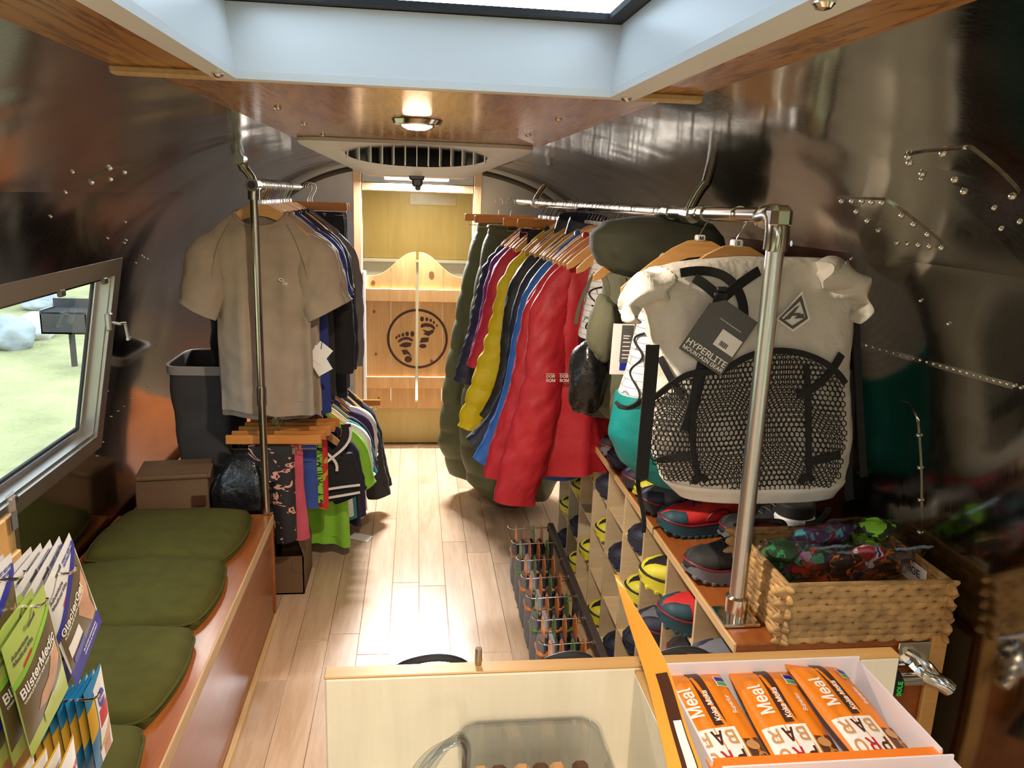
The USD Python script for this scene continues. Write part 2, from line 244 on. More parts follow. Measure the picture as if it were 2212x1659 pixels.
while x < .80:
    y = .35-rng.random()*.8
    while y < 5.13:
        L = rng.choice([.62, .85, 1.1, 1.25]); y2 = min(y+L, 5.13)
        if y2-y > .05: obj('plank', bb((x+.0007, y+.0007, -.02), (x+.1127, y2-.0007, rng.random()*.0005), .0014), 'oak_floor', fl, smooth=False)
        y += L
    x += .1134
# rivets, seams and patches on the skin
def on_wall(z, y, side, off=0.0):
    x = wall_x(z, side); dz = .01; t = A([wall_x(z+dz, side)-wall_x(z-dz, side), 0, 2*dz]); t /= np.linalg.norm(t); n = np.cross(t, [0, 1, 0]); n = n*(-side)*np.sign(n[0] or 1)
    return A([x, y, z])+n*off, n, t
def rivet(p, n, r=.005):
    m = trimesh.creation.icosphere(1, r); m.apply_scale((1, 1, 1)); m.apply_translation(p); return m
def wallpx(px, py, side):
    x = 1.1*side
    for _ in range(12): p = atx(px, py, x); x = wall_x(min(max(p[2], .05), 1.7), side)
    return atx(px, py, x)
def patch(parent, name, pix, side, riv, t=.003, label=None):
    pts = [wallpx(a, b, side) for a, b in pix]; C = np.mean(pts, 0); poly = [(p[1], p[2]) for p in pts]
    P = LineString(poly+[poly[0]]); n = 40; ring = [P.interpolate(k/n, True).coords[0] for k in range(n)]
    R = []
    for o, s in ((0.0, 1.), (t, 1.), (t, .5), (t, .01)):
        R.append([on_wall(C[2]+(b-C[2])*s, C[1]+(a-C[1])*s, side, o)[0] for a, b in ring])
    o = obj(name, loft(R), 'skin', parent, label=label)
    obj('rivet_row', cat_(*[rivet(on_wall(p[2], p[1], side, t)[0], None, .0055) for p in (wallpx(a, b, side) for a, b in riv)]), 'rivet', parent)
patch(wr, 'riveted_patch', [(1808, 426), (1914, 430), (2046, 534), (1938, 524)], 1, [(1820, 432), (1842, 432), (1864, 432), (1885, 434), (1908, 435), (1852, 455), (1876, 475), (1900, 495), (1950, 463), (1976, 482), (2006, 504), (1940, 522), (1962, 524), (1986, 527), (2010, 530), (2036, 533)], label='small slanted parallelogram patch with dome rivets')
patch(wr, 'riveted_patch', [(2022, 352), (2040, 338), (2100, 330), (2206, 322), (2206, 415), (2120, 412), (2060, 395), (2030, 370)], 1, [(2028, 350), (2050, 338), (2134, 331), (2012, 372), (2065, 384), (2085, 410), (2190, 420)], label='rounded tongue-shaped patch near the right edge')
patch(wr, 'access_panel', [(1924, 1190), (1924, 900), (1940, 866), (1962, 868), (1982, 900), (1990, 1000), (1988, 1200)], 1, [(1986, 940), (1988, 1010), (1989, 1080), (1988, 1150)], label='tall round-topped panel behind the basket')
rv = []
for k in range(34): rv.append(wallpx(1830+k*14.5, 735+k*3.95, 1))
rv += [wallpx(*q, 1) for q in [(1940, 322), (1948, 335), (1996, 318), (2033, 314), (2088, 307), (2155, 302), (1993, 386), (2150, 450), (2165, 495), (2205, 480), (1840, 560), (1845, 590), (1990, 650), (2050, 700)]]
obj('seam_rivets', cat_(*[rivet(p+A([-.002, 0, 0]), None, .0035) for p in rv]), 'rivet', wr)
sp = [on_wall(wallpx(1830+k*20, 735+k*5.45, 1)[2], wallpx(1830+k*20, 735+k*5.45, 1)[1], 1, .002)[0] for k in range(19)]
obj('skin_seam', strap(sp, .012, .002, (-1, 0, .2)), 'skin', wr)
lr = [wallpx(*q, -1) for q in [(270, 480), (350, 338), (268, 331), (155, 372), (140, 416), (108, 468), (232, 515), (268, 525), (272, 519), (310, 556), (318, 560), (293, 568), (306, 552), (225, 835), (232, 845), (283, 862), (268, 878), (255, 888), (240, 900), (222, 955), (210, 985), (320, 835), (215, 855)]]
obj('skin_rivets', cat_(*[rivet(p+A([.002, 0, 0]), None, .0035) for p in lr]), 'rivet', wl)
patch(wl, 'riveted_patch', [(190, 395), (230, 365), (286, 357), (262, 378), (222, 395)], -1, [(197, 393), (238, 386), (268, 371), (236, 362)], .002, 'small leaf-shaped patch high on the wall')
# arched dark trim where the bulkhead meets the shell
k1, k2 = 66, 176
obj('arch_trim', tube([(PROF[k][0]*.975, 5.125, PROF[k][1]-.028) for k in range(k1, k2, 2)], .022, 8), 'arch_brown', wb)
obj('edge_rib', tube([(PROF[k][0]*.94, 5.13, PROF[k][1]-.075) for k in range(k1+4, k2-4, 2)], .005, 6), 'steel', wb)
# door frame with lintel, lamp over the door, riser and bathroom
df = struct('door_1', bb((-.385, 5.06, 0), (-.335, 5.17, 1.795), .004), 'door_frame_wood', 'pale wood door frame in the bulkhead')
obj('jamb', bb((.352, 5.06, 0), (.402, 5.17, 1.795), .004), 'door_frame_wood', df)
obj('lintel', bb((-.335, 5.062, 1.650), (.352, 5.17, 1.698), .004), 'door_frame_wood', df); obj('header', bb((-.335, 5.10, 1.698), (.352, 5.16, 1.80), .003), 'bulkhead', df)
obj('hinge_post', bb((-.332, 5.05, .26), (-.312, 5.12, 1.16), .004), 'white_plastic', df, label='white hinge post')
dl = thing('door_lamp', 'bright white strip lamp on the header above the swing doors', 'lamp', (0, 5.075, 1.745))
obj('housing', bb((-.20, 0, -.028), (.20, .025, .028), .004), 'white_plastic', dl); obj('diffuser', bb((-.192, -.012, -.024), (.192, 0.002, .024), .004), 'led_glow', dl)
single('step_riser', bb((-.42, 5.19, 0), (.6, 5.22, .285), .003), 'bath_ply', 'pale plywood step riser below the swing doors', 'step')
obj('floor_strip', bb((-.42, 5.17, 0), (.6, 5.19, .014), .003), 'edge_ply', None) if 0 else None
struct('floor_bathroom', bb((-1.1, 5.22, .24), (1.15, 6.1, .285)), 'bath_white', 'raised bathroom floor')
bw = thing('plywood_panel', 'yellow plywood panel on the wall behind the swing doors', 'panel', (0, 6.06, 0))
obj('sheet', bb((-.55, 0, 1.165), (.55, .02, 1.80), .002), 'bath_ply', bw); obj('batten', bb((.30, -.012, 1.165), (.55, 0, 1.80), .002), 'bath_ply', bw); obj('ledge', bb((-.55, -.05, 1.14), (.55, .02, 1.163), .003), 'bath_white', bw)
single('plastic_sheet', bb((-.05, 6.035, 1.56), (.29, 6.045, 1.64), .002), 'film', 'clear plastic sheet taped high on the yellow panel', 'plastic sheet')
single('shower_screen', strap([(-.37+.03*math.sin(k*PI/24), 5.45, .287+k*.0485) for k in range(24)], .05, .006, (1, 0, 0)), 'acrylic', 'curved clear screen edge left of the yellow panel', 'screen')
bl_ = thing('bathroom_lamp', 'round ceiling lamp hidden above the swing doors in the bathroom', 'lamp', (0, 5.42, 1.725)); obj('housing', revolve([(.085, .0), (.09, .004), (.09, .03), (.03, .04), (.03, .118)], n=32), 'white_plastic', bl_); obj('diffuser', revolve([(.080, -.003), (.083, .0005), (.001, .0005)], n=32), 'lamp_glow', bl_)
# swing doors
def dz(py): return float(at(900, py, 5.08)[2])
def dx(px): return float(at(px, 735, 5.08)[0])
def pxp(l): return [tuple(at(760+a*.3856, 340+b*.3856, 5.066)[[0, 2]]) for a, b in l]
def top_curve(s): # height of the top over distance s from the centre gap (0..1)
    return dz(545)-(dz(545)-dz(597))*(.5-.5*math.cos(PI*min(max((s-.05)/.78, 0), 1)))
ring = Point(*pxp([(368, 1018)])[0]); rr = abs(pxp([(538, 1018)])[0][0]-ring.x)
art = [ring.buffer(rr, 48).difference(ring.buffer(rr-.015, 48))]
def ell(cx, cy, a, b, r=0):
    return Polygon(pxp([(cx+a*math.cos(t)*math.cos(r)-b*math.sin(t)*math.sin(r), cy+a*math.cos(t)*math.sin(r)+b*math.sin(t)*math.cos(r)) for t in np.linspace(0, 2*PI, 20)[:-1]]))
for e in [(250, 1010, 6, 8), (265, 1001, 7, 8), (286, 995, 8, 10), (310, 990, 10, 13), (339, 990, 11, 16), (393, 906, 11, 14), (420, 908, 8, 11), (442, 914, 7, 9), (460, 926, 6, 8), (477, 943, 5, 7), (316, 1132, 21, 18), (398, 1058, 20, 12)]: art.append(ell(*e))
for l in [[(256, 1030), (275, 1014), (300, 1006), (326, 1010), (344, 1024), (338, 1033), (315, 1022), (290, 1023), (263, 1038)], [(264, 1058), (282, 1042), (310, 1036), (336, 1042), (328, 1060), (300, 1066)], [(278, 1080), (306, 1078), (322, 1094), (336, 1118), (312, 1102), (290, 1108)], [(385, 945), (392, 933), (420, 929), (450, 936), (468, 956), (463, 966), (440, 951), (410, 949), (388, 957)], [(394, 966), (430, 975), (462, 963), (458, 982), (430, 1002), (400, 990), (412, 982)], [(390, 1012), (432, 1010), (428, 1034), (380, 1040)]]: art.append(Polygon(pxp(l)).buffer(0))
from shapely.ops import unary_union
art = unary_union(art)
cx = dx(900.5)
for side, xe, xm in ((-1, dx(789), dx(844.5)), (1, dx(1010), dx(955.5))):
    d = thing('swing_door', ('left' if side < 0 else 'right')+'-hand pine saloon door with '+('half of a round footprint emblem and a knot at its outer edge' if side < 0 else 'half of a round footprint emblem and a big knot near its top'), 'door', (0, 0, 0))
    x0 = cx+side*.008; W = abs(xe-cx)
    for a, b in ((x0, xm-side*.0014), (xm+side*.0014, xe)):
        top = [(x, top_curve(abs(x-cx)/W)) for x in np.linspace(a, b, 14)]
        m = put(ext([[(a, dz(881)), (b, dz(881))]+top[::-1]], .022), (0, 5.095, 0), (1, 0, 0), (0, 0, 1)); obj('plank', m, 'pine', d, smooth=20)
    for pa, pb in ((624, 651), (812, 837)):
        lo, hi = sorted((x0, xe)); obj('batten', bb((lo+.002, 5.052, dz(pb)), (hi-.002, 5.073, dz(pa)), .003), 'pine', d)
    half = art.intersection(Polygon([(x0, 0), (x0+side*.5, 0), (x0+side*.5, 2), (x0, 2)]))
    obj('emblem', cat_(*[put(ext(g, .0014), (0, 5.073, 0), (1, 0, 0), (0, 0, 1)) for g in getattr(half, 'geoms', [half]) if g.area > 1e-6]), 'burnt', d, label='dark footprint emblem')
    for kx, ky, r in ([(806, 611, .016), (808, 673, .011), (812, 765, .010), (818, 860, .008)] if side < 0 else [(932, 593, .021), (932, 780, .012), (980, 758, .013)]):
        p = at(kx, ky, 5.072); obj('knot', put(ext([[(r*.8*math.cos(t), r*math.sin(t)) for t in np.linspace(0, 2*PI, 14)[:-1]]], .0012), (p[0], 5.073, p[2]), (1, 0, 0), (0, 0, 1)), 'knot', d)
# ceiling: wood panels, strip, screws, skylight, air conditioner, lamps
cp = struct('trim_1', put(ext([[(-.40, -1.8), (.405, -1.8), (.405, 1.185), (-.40, 1.185)], [(-.255, .38), (-.255, 1.185-.0), (.29, 1.185-.0), (.29, .38)]], .012), (0, 0, 1.80), (1, 0, 0), (0, 1, 0)), 'ply_ceiling', 'varnished plywood ceiling panel around the skylight')
struct('trim_2', bb((-.375, 1.19, 1.80), (.38, 2.62, 1.812), .002), 'ply_ceiling', 'varnished plywood ceiling panel with the round lamp')
struct('trim_3', bb((-.405, 1.172, 1.789), (.41, 1.196, 1.801), .003), 'edge_ply', 'thin pale wood strip across the ceiling')
def screw(p, par, r=.008): return obj('screw', revolve([(r, 0), (r, -.002), (r*.7, -.005), (.0005, -.0065)], p, 12), 'chrome', par)
pl2 = stage.GetPrimAtPath('/World/trim_2')
for px, py in [(600, 231), (1206, 256), (657, 266), (1141, 291), (697, 290), (1098, 313)]:
    q = atz(px, py, 1.80); screw(q, pl2)
sk = thing('skylight', 'white skylight frame with raised white lid overhead', 'skylight', (0, 0, 0))
ho = [(-.268, .36), (.308, .36), (.308, 1.178), (-.268, 1.178)]; hi = [(-.238, .40), (-.238, 1.152), (.268, 1.152), (.268, .40)]
obj('flange', put(ext([ho, hi], .010), (0, 0, 1.788), (1, 0, 0), (0, 1, 0)), 'white_plastic', sk, smooth=20)
def ringat(z, g): return [(-.238-g, .40-g, z), (.268+g, .40-g, z), (.268+g, 1.152+g, z), (-.238-g, 1.152+g, z)]
obj('well', loft([ringat(1.79, 0), ringat(1.885, .012), ringat(1.885, .03), ringat(1.79, .02)], False, True), 'white_plastic', sk, smooth=20)
obj('gasket', put(ext([[(p[0], p[1]) for p in ringat(0, .03)], [(p[0], p[1]) for p in ringat(0, -.010)][::-1]], .008), (0, 0, 1.886), (1, 0, 0), (0, 1, 0)), 'gasket', sk, smooth=20)
lid = revolve([(.30, 0), (.315, .012), (.315, .03), (.24, .05), (.001, .06)], (0, 0, 0), 48); lid.apply_scale((.86, 1.3, 1)); obj('lid', moved(lid, (.02, .79, 1.925), rx=3), 'dome', sk)
lr_ = tube([(.015+.21*math.cos(t),   .76+.21*math.sin(t), 1.922) for t in np.linspace(0, 2*PI, 40)[:-1]], .012, 8, True); obj('fan_ring', lr_, 'white_plastic', sk)
for px, py, zz in [(470, 157, 1.788), (1353, 210, 1.788), (1780, 2, 1.788)]: screw(atz(px, py, zz), sk)
for i, y in enumerate(LAMP_Y):
    lb = ['round recessed ceiling lamp with brass rim in front of the air conditioner', 'round recessed ceiling lamp above the counter', 'round recessed ceiling lamp far behind the counter'][i]
    l = thing('ceiling_lamp', lb, 'lamp', (0, y, 1.80))
    obj('rim', revolve([(.034, -.002), (.040, -.012), (.050, -.010), (.055, -.001), (.034, -.001)], n=32), 'steel', l); obj('bulb', revolve([(.034, -.004), (.032, -.014), (.02, -.02), (.001, -.022)], n=28), 'lamp_glow', l)
ac = thing('air_conditioner', 'white ceiling air conditioner with an oval slatted outlet', 'air conditioner', (0, 2.5, 1.80))
def rr_(hx, y0, y1, z, r=.08):
    o = []
    for cx_, cy_, a0 in ((hx-r, y1-r, 0), (-hx+r, y1-r, 90), (-hx+r, y0+r, 180), (hx-r, y0+r, 270)):
        for a in range(0, 91, 15): o.append((cx_+r*math.cos(math.radians(a0+a)), cy_+r*math.sin(math.radians(a0+a)), z))
    return o
hull = trimesh.convex.convex_hull(A(rr_(.36, 0, .75, -.001)+rr_(.362, -.005, .75, -.012)+rr_(.35, .01, .74, -.022)+rr_(.175, .20, .6, -.098, .05)))
mf = lambda t: Manifold(__import__('manifold3d').Mesh(np.asarray(t.vertices, np.float32), np.asarray(t.faces, np.uint32)))
pocket = put(ext([[(.218*math.cos(t), .031*math.sin(t)) for t in np.linspace(0, 2*PI, 60)[:-1]]], .5), (0, .42, -.041), (1, 0, 0), (0, 0, 1))
mm = (mf(hull)-mf(pocket)).to_mesh(); obj('housing', tm(mm.vert_properties[:, :3], mm.tri_verts), 'white_plastic', ac, smooth=30)
obj('outlet_core', bb((-.14, .22, -.075), (.14, .40, -.008)), 'gasket', ac)
for k in range(-6, 7):
    x = k*.0325; h = .0306*math.sqrt(max(0, 1-(x/.218)**2))
    obj('slat', moved(bb((-.0018, .058, -h), (.0018, .21, h), .001), (x, 0, -.041), rz=-k*2.2), 'white_plastic', ac, smooth=False)
for k in range(7): obj('side_slot', moved(bb((-.002, 0, -.001), (.002, .12, .001)), (.255+k*.011, .24, -.0635+k*.0041), ry=-20), 'gasket', ac, smooth=False)
kn = thing('sensor_knob', 'small black sensor clipped under the air conditioner', 'sensor', (.0, 2.73, 1.703))
obj('bracket', box((0, 0, -.006), (.05, .03, .018), .004), 'black', kn); obj('body', box((.002, -.004, -.022), (.034, .028, .028), .006), 'black', kn); obj('tip', box((.004, -.004, -.04), (.018, .018, .014), .004), 'black', kn)
# window on the left
wA = A([wall_x(.79, -1)-.0, 0, .79]); wB = A([wall_x(1.355, -1), 0, 1.355]); vU = wB-wA; hU = np.linalg.norm(vU); vU /= hU; nU = A([vU[2], 0, -vU[0]])
def window(n, y0, y1, lab, full=True):
    w = struct(f'window_{n}', None if 0 else put(ext([[(y0-.05, -.05), (y1+.05, -.05), (y1+.05, hU+.05), (y0-.05, hU+.05)], [(y0+.005, .005), (y0+.005, hU-.005), (y1-.005, hU-.005), (y1-.005, .005)]], .014), wA-nU*.002, (0, 1, 0), vU), 'frame_metal', lab, 25)
    def ring_(a, b, d0, d1, name, m): obj(name, put(ext([[(y0+a, a), (y1-a, a), (y1-a, hU-a), (y0+a, hU-a)], [(y0+b, b), (y0+b, hU-b), (y1-b, hU-b), (y1-b, b)]], d1-d0), wA+nU*d0, (0, 1, 0), vU), m, w, 25)
    ring_(.0, .010, -.06, .0, 'reveal', 'frame_metal'); ring_(.010, .030, -.052, -.036, 'sash', 'pole_metal'); ring_(.030, .038, -.05, -.042, 'glazing_bead', 'gasket')
    obj('pane', put(ext([[(y0+.03, .03), (y1-.03, .03), (y1-.03, hU-.03), (y0+.03, hU-.03)]], .004), wA+nU*-.049, (0, 1, 0), vU), 'pane', w, False)
    for yy, vv in ((y1-.10, hU-.012), (y1-.42, hU-.012), (y1-.6, .008), (y0+.2, .008)): obj('latch', moved(box((0, 0, 0), (.012, .035, .02), .003), wA+vU*vv+nU*.014+A([0, yy, 0])), 'dark_metal', w)
    c0 = wA+vU*(hU*.72)+A([0, y1-.012, 0])+nU*.012
    obj('crank', cat_(tube([c0, c0+nU*.035, c0+nU*.04+A([0, .03, 0]), c0+nU*.045+A([0, .035, -.05]), c0+nU*.045+A([0, .03, -.055]), c0+nU*.045+A([0, .05, -.056])], .006, 8), moved(box((0, 0, 0), (.02, .03, .06), .005), c0)), 'frame_metal', w)
window(1, 1.42, 2.78, 'wide hinged window looking over the lawn'); window(2, -1.5, .3, 'side window behind the viewer')
struct('window_3', bb((wall_x(1.08, 1)+.02, .15, .84), (wall_x(1.08, 1)+.026, .95, 1.31)), 'pane', 'small side window behind the right edge', False)
struct('door_2', cat_(bb((1.21, -1.62, 0), (1.25, -1.57, 1.56)), bb((1.21, -.38, 0), (1.25, -.33, 1.56))), 'frame_metal', 'open entry doorway behind the viewer')
struct('window_4', bb((-.76, Y0-.03, .74), (.76, Y0-.02, 1.46)), 'pane', 'end window behind the viewer', False)
# ------------------------------------------------------------------ outside: lawn, rocks, grill, trees
mat('grass', (.43, .385, .17), .95, 0, .6, 6., .35, .9, .2); mat('rock', (.42, .43, .44), .85, 0, .6, 6., .25, 3., .05); mat('rock_pale', (.72, .71, .68), .85, 0, .5, 6., .15, 3., .05); mat('leaves', (.05, .10, .02), .9, 0, .8, 5., .4, 3., .3); mat('bark', (.09, .06, .04), .9); mat('rust', (.07, .065, .06), .8, .3, .3, 30., .2, 8.)
g = np.linspace(-60, 60, 121); gx, gy = np.meshgrid(g, g, indexing='ij'); dd = np.hypot(gx, gy)
gz = -.62+(meshkit.fbm(np.stack([gx, gy, 0*gx], -1)*.35, 3, 5)-.5)*.10+np.clip(dd-8, 0, 60)*.012; n = len(g)
i, j = np.meshgrid(np.arange(n-1), np.arange(n-1), indexing='ij'); q = np.stack([i*n+j, (i+1)*n+j, (i+1)*n+j+1, i*n+j+1], -1).reshape(-1, 4)
tag(struct('lawn', tm(np.stack([gx, gy, gz], -1).reshape(-1, 3), np.vstack([q[:, [0, 1, 2]], q[:, [0, 2, 3]]])), 'grass', 'sunlit lawn outside the window', True), kind='structure')
def blob(c, s, seed, amp=.25, sub=3, fr=1.6):
    m = trimesh.creation.icosphere(sub); v = m.vertices; v = v*(1+amp*(meshkit.fbm(v*fr+seed*7.1, 3, seed)[:, None]*2-1)); v = v*A(s)+A(c); return tm(v, m.faces)
def lz(x, y): return -.62+max(math.hypot(x, y)-8, 0)*.012
for k, (px, py, d, sx, sz, mt, lb) in enumerate([(20, 735, 11.3, .55, .34, 'rock', 'large grey boulder at the left edge of the window'), (80, 728, 12.0, .38, .30, 'rock_pale', 'white boulder in the middle of the lawn'), (135, 728, 12.7, .55, .28, 'rock', 'long blue grey boulder behind the grill post'), (92, 692, 14.6, .5, .22, 'rock', 'dark flat boulder farther up the lawn'), (15, 695, 15.6, .4, .14, 'rock', 'low flat stone at the far left of the lawn')]):
    p = at(px, py, d); single('boulder', blob((p[0], p[1], lz(p[0], p[1])+sz*.45), (sx*.62, .3, sz*.8), k+2), mt, lb, 'rock', smooth=60)
gp = at(165, 790, 10.2); gz0 = lz(gp[0], gp[1])-.03
gr = thing('park_grill', 'rusty dark box grill on a post out on the lawn', 'grill', (gp[0]-.02, gp[1], gz0))
obj('post', rod((0, 0, 0), (0, 0, .50), .035), 'rust', gr)
obj('fire_box', cat_(bb((-.26, -.2, .46), (.26, .2, .48)), bb((-.26, -.2, .46), (-.245, .2, .74)), bb((.245, -.2, .46), (.26, .2, .74)), bb((-.26, .185, .46), (.26, .2, .84)), bb((-.26, -.2, .46), (.26, -.185, .70))), 'rust', gr, False); obj('grate', cat_(*[rod((-.24, -.17+k*.043, .72), (.24, -.17+k*.043, .72), .006, 6) for k in range(9)]), 'rust', gr)
tl_ = []
for k in range(16):
    a = k/16*2*PI+.15; R = 26+5*math.sin(k*2.3); p = A([R*math.cos(a), R*math.sin(a)]); h = 7+2.5*math.sin(k*1.7); z0 = lz(*p)
    tl_ += [moved(m_, (p[0], p[1], z0)) for m_ in [rod((0, 0, 0), (0, 0, h*.5), .25, 8)]+[blob((math.cos(b)*1.7, math.sin(b)*1.7, h*(.45+.11*q)), (2.6-.2*q, 2.6-.2*q, h*.22), k*5+q, .35, 2) for q, b in enumerate((0, 2.2, 4.3, 5.9))]]
single('tree_line', cat_(*tl_), 'leaves', 'dark green trees closing off the far edge of the lawn', 'trees', kind='stuff', smooth=60)
# ------------------------------------------------------------------ bench on the left with its cushions
be = thing('bench', 'glossy red-brown wooden storage bench along the left wall', 'bench', (0, 0, 0))
obj('seat_board', bb((-1.11, .7, .405), (-.540, 2.955, .425), .003), 'bench_wood', be); obj('front_panel', bb((-.566, .7, 0), (-.546, 2.925, .4045), .002), 'bench_wood', be); obj('end_panel', bb((-1.10, 2.925, 0), (-.540, 2.955, .4045), .003), 'bench_wood', be); obj('edge_strip', bb((-.5445, .7, .385), (-.5385, 2.95, .4265), .002), 'edge_ply', be, label='worn pale edge'); obj('quarter_round', rod((-.540, .7, .006), (-.540, 2.96, .006), .012, 10), 'edge_ply', be)
cy = [2.93, 2.51, 2.095, 1.67, 1.25, .86]
for k in range(5):
    n = 30; X, Yc = np.meshgrid(np.linspace(-1, 1, n), np.linspace(-1, 1, n), indexing='ij'); hw, hl = .235, (cy[k]-cy[k+1])/2-.004
    sq = lambda a, b: a*np.sqrt(np.clip(1-.22*b*b, 0, 1))
    px_, py_ = sq(X, Yc)*hw*1.06, sq(Yc, X)*hl*1.06; e = np.clip(1-np.maximum(abs(X), abs(Yc))**6, 0, 1)**.5
    zt = .018+.030*e+.016*np.clip((1-X**2)*(1-Yc**2), 0, 1)+(meshkit.fbm(np.stack([X*1.2, Yc*1.2, X*0+k], -1), 3, k)-.5)*.016*e; top = np.stack([px_, py_, zt], -1).reshape(-1, 3); bot = np.stack([px_, py_, np.zeros_like(zt)], -1).reshape(-1, 3)
    i, j = np.meshgrid(np.arange(n-1), np.arange(n-1), indexing='ij'); q = np.stack([i*n+j, (i+1)*n+j, (i+1)*n+j+1, i*n+j+1], -1).reshape(-1, 4); f = np.vstack([q[:, [0, 1, 2]], q[:, [0, 2, 3]]])
    bd = np.r_[np.arange(n)*n, (n-1)*n+np.arange(1, n), (np.arange(n-2, -1, -1))*n+n-1, np.arange(n-2, 0, -1)]; b2 = np.roll(bd, -1); s = np.vstack([np.stack([bd, bd+n*n, b2], 1), np.stack([b2, bd+n*n, b2+n*n], 1)])
    c = thing('cushion', 'olive green bench cushion, '+['farthest, next to the hanging leggings', 'second from the far end of the bench', 'middle one of five on the bench', 'fourth from the far end, beside the hanging pouches', 'nearest one, cut by the bottom edge'][k], 'cushion', (-.842+.006*k, (cy[k]+cy[k+1])/2, .4262), (0, 0, (-1.5, 1, -1, 1.5, 0)[k]))
    obj('pad', tm(np.vstack([top, bot]), np.vstack([f, f[:, ::-1]+n*n, s])), 'cushion', c, 60)
    obj('piping', tube(spline([(top[b][0], top[b][1], .019) for b in bd[::4]]+[(top[bd[0]][0], top[bd[0]][1], .019)], 100), .004, 6), 'cushion', c)
# storage beyond the bench
single('storage_ledge', bb((-1.10, 2.96, .0), (-.70, 4.6, .40), .004), 'bench_wood', 'dark wooden ledge behind the bench under the grey bin', 'ledge')
bn = thing('fabric_bin', 'grey fabric storage bin behind the hanging tan shirts', 'bin', (-.87, 3.44, .402))
def bring(z, hx, hy, n=40):
    t = np.arange(n)*2*PI/n; c, s = np.cos(t), np.sin(t); return np.stack([hx*np.sign(c)*abs(c)**.35, hy*np.sign(s)*abs(s)**.35, np.full(n, z)], 1)
zz = np.linspace(0, .53, 12); R = [bring(z, .105+.03*z/.53+.004*math.sin(k*1.7), .16+.03*z/.53+.004*math.cos(k*2.1)) for k, z in enumerate(zz)]+[bring(z, .098+.03*z/.53, .152+.03*z/.53) for z in zz[::-1][:-1]]
obj('bag', loft(R), 'bin_grey', bn); obj('rim', loft([bring(.50, .137, .192), bring(.535, .139, .194), bring(.535, .128, .183), bring(.50, .128, .183)], False, True), 'bin_rim', bn)
cb = thing('cardboard_box', 'small brown cardboard box at the far end of the bench', 'box', (-.92, 3.08, .402), (0, 0, 8))
obj('carton', bb((-.14, -.10, 0), (.12, .10, .17), .004), 'cardboard', cb); obj('flap', moved(bb((-.13, -.11, -.002), (.13, .0, .002)), (0, 0, .178), rx=8), 'cardboard', cb); obj('print', bb((.06, -.1125, .05), (.11, -.1095, .09)), 'brown_print', cb)
bag = loft([bring(z, a, b, 36)+A([0, 0, 1])*0+(nr.rand(36, 1)-.5)*.012 for z, a, b in ((0, .09, .1), (.03, .11, .13), (.1, .115, .14), (.17, .09, .12), (.22, .05, .08), (.26, .02, .03))]); bag.apply_translation((-.665, 3.10, .402))
single('plastic_bag', bag, 'bag_black', 'black shiny plastic bag beside the small cardboard box', 'bag')
fb = thing('floor_carton', 'open brown cardboard carton on the floor under the hanging leggings', 'box', (-.52, 3.24, 0.001))
obj('carton', cat_(bb((-.13, -.13, 0), (.065, -.125, .17)), bb((-.13, .125, 0), (.065, .13, .17)), bb((-.13, -.13, 0), (-.125, .13, .17)), bb((.06, -.13, 0), (.065, .13, .17)), bb((-.13, -.13, 0), (.065, .13, .006))), 'cardboard', fb, False); obj('flap', moved(bb((-.002, -.12, 0), (.002, .12, .09)), (.066, 0, .168), ry=-18), 'cardboard', fb); obj('label_patch', bb((.02, -.1325, .10), (.058, -.1302, .155)), 'cardboard', fb)
single('paper_card', moved(bb((-.05, -.035, 0), (.05, .035, .002)), (-.26, 3.66, .004), rz=-20, ry=4), 'card_white', 'white price card lying at the edge of the left rack', 'card')
# ------------------------------------------------------------------ clothes rails
def RX(y): return float(np.interp(y, [1.5, 2.3, 2.7, 3.2, 3.7, 4.2], [.722, .732, .732, .70, .62, .53]))
RZ = 1.615
rl = thing('clothes_rail', 'curved steel clothes rail on the right with its thick upright post', 'clothes rail', (0, 0, 0))
obj('rail', tube(spline([(.722, 1.57, 1.628), (.727, 1.95, 1.622), (.732, 2.3, 1.617), (.732, 2.7, RZ), (.70, 3.2, RZ), (.62, 3.7, RZ), (.53, 4.22, RZ+.005)], 60), .0165, 14), 'steel', rl)
obj('post', rod((.722, 1.56, .75), (.722, 1.56, 1.60), .0185, 20), 'pole_metal', rl, label='silver upright post')
obj('elbow', cat_(tube(spline([(.722, 1.56, 1.56), (.722, 1.56, 1.605), (.722, 1.57, 1.624), (.722, 1.59, 1.627), (.722, 1.635, 1.627)], 16), .0245, 16), box((.722, 1.558, 1.625), (.046, .046, .05), .012)), 'steel', rl); obj('set_screw', revolve([(.006, 0), (.006, .003), (.001, .003)], (.75, 1.55, 1.575), 10, 'x'), 'dark_metal', rl)
obj('base_flange', cat_(box((.722, 1.56, .740), (.085, .085, .008), .002), revolve([(.026, .742), (.026, .79), (.02, .795)], (.722, 1.56, 0), 20)), 'chrome', rl)
for yy in (2.12, 3.95):
    x = RX(yy); obj('bracket', tube(spline([(x, yy, RZ+.012), (x+.012, yy+.01, RZ+.035), (x+.05, yy+.03, RZ+.085)], 12), .0135, 12), 'steel', rl); obj('clamp', rod((x, yy-.03, RZ), (x, yy+.03, RZ), .0215, 14), 'steel', rl)
obj('coupling', rod((.727, 1.98, 1.622), (.728, 2.04, 1.621), .020, 14), 'steel', rl); obj('coupling', rod((.732, 2.28, 1.617), (.732, 2.34, 1.617), .020, 14), 'steel', rl)
LX, LZ = -.566, 1.655
ll = thing('clothes_rail', 'straight steel clothes rail on the left with a slim upright standing on the bench corner', 'clothes rail', (0, 0, 0))
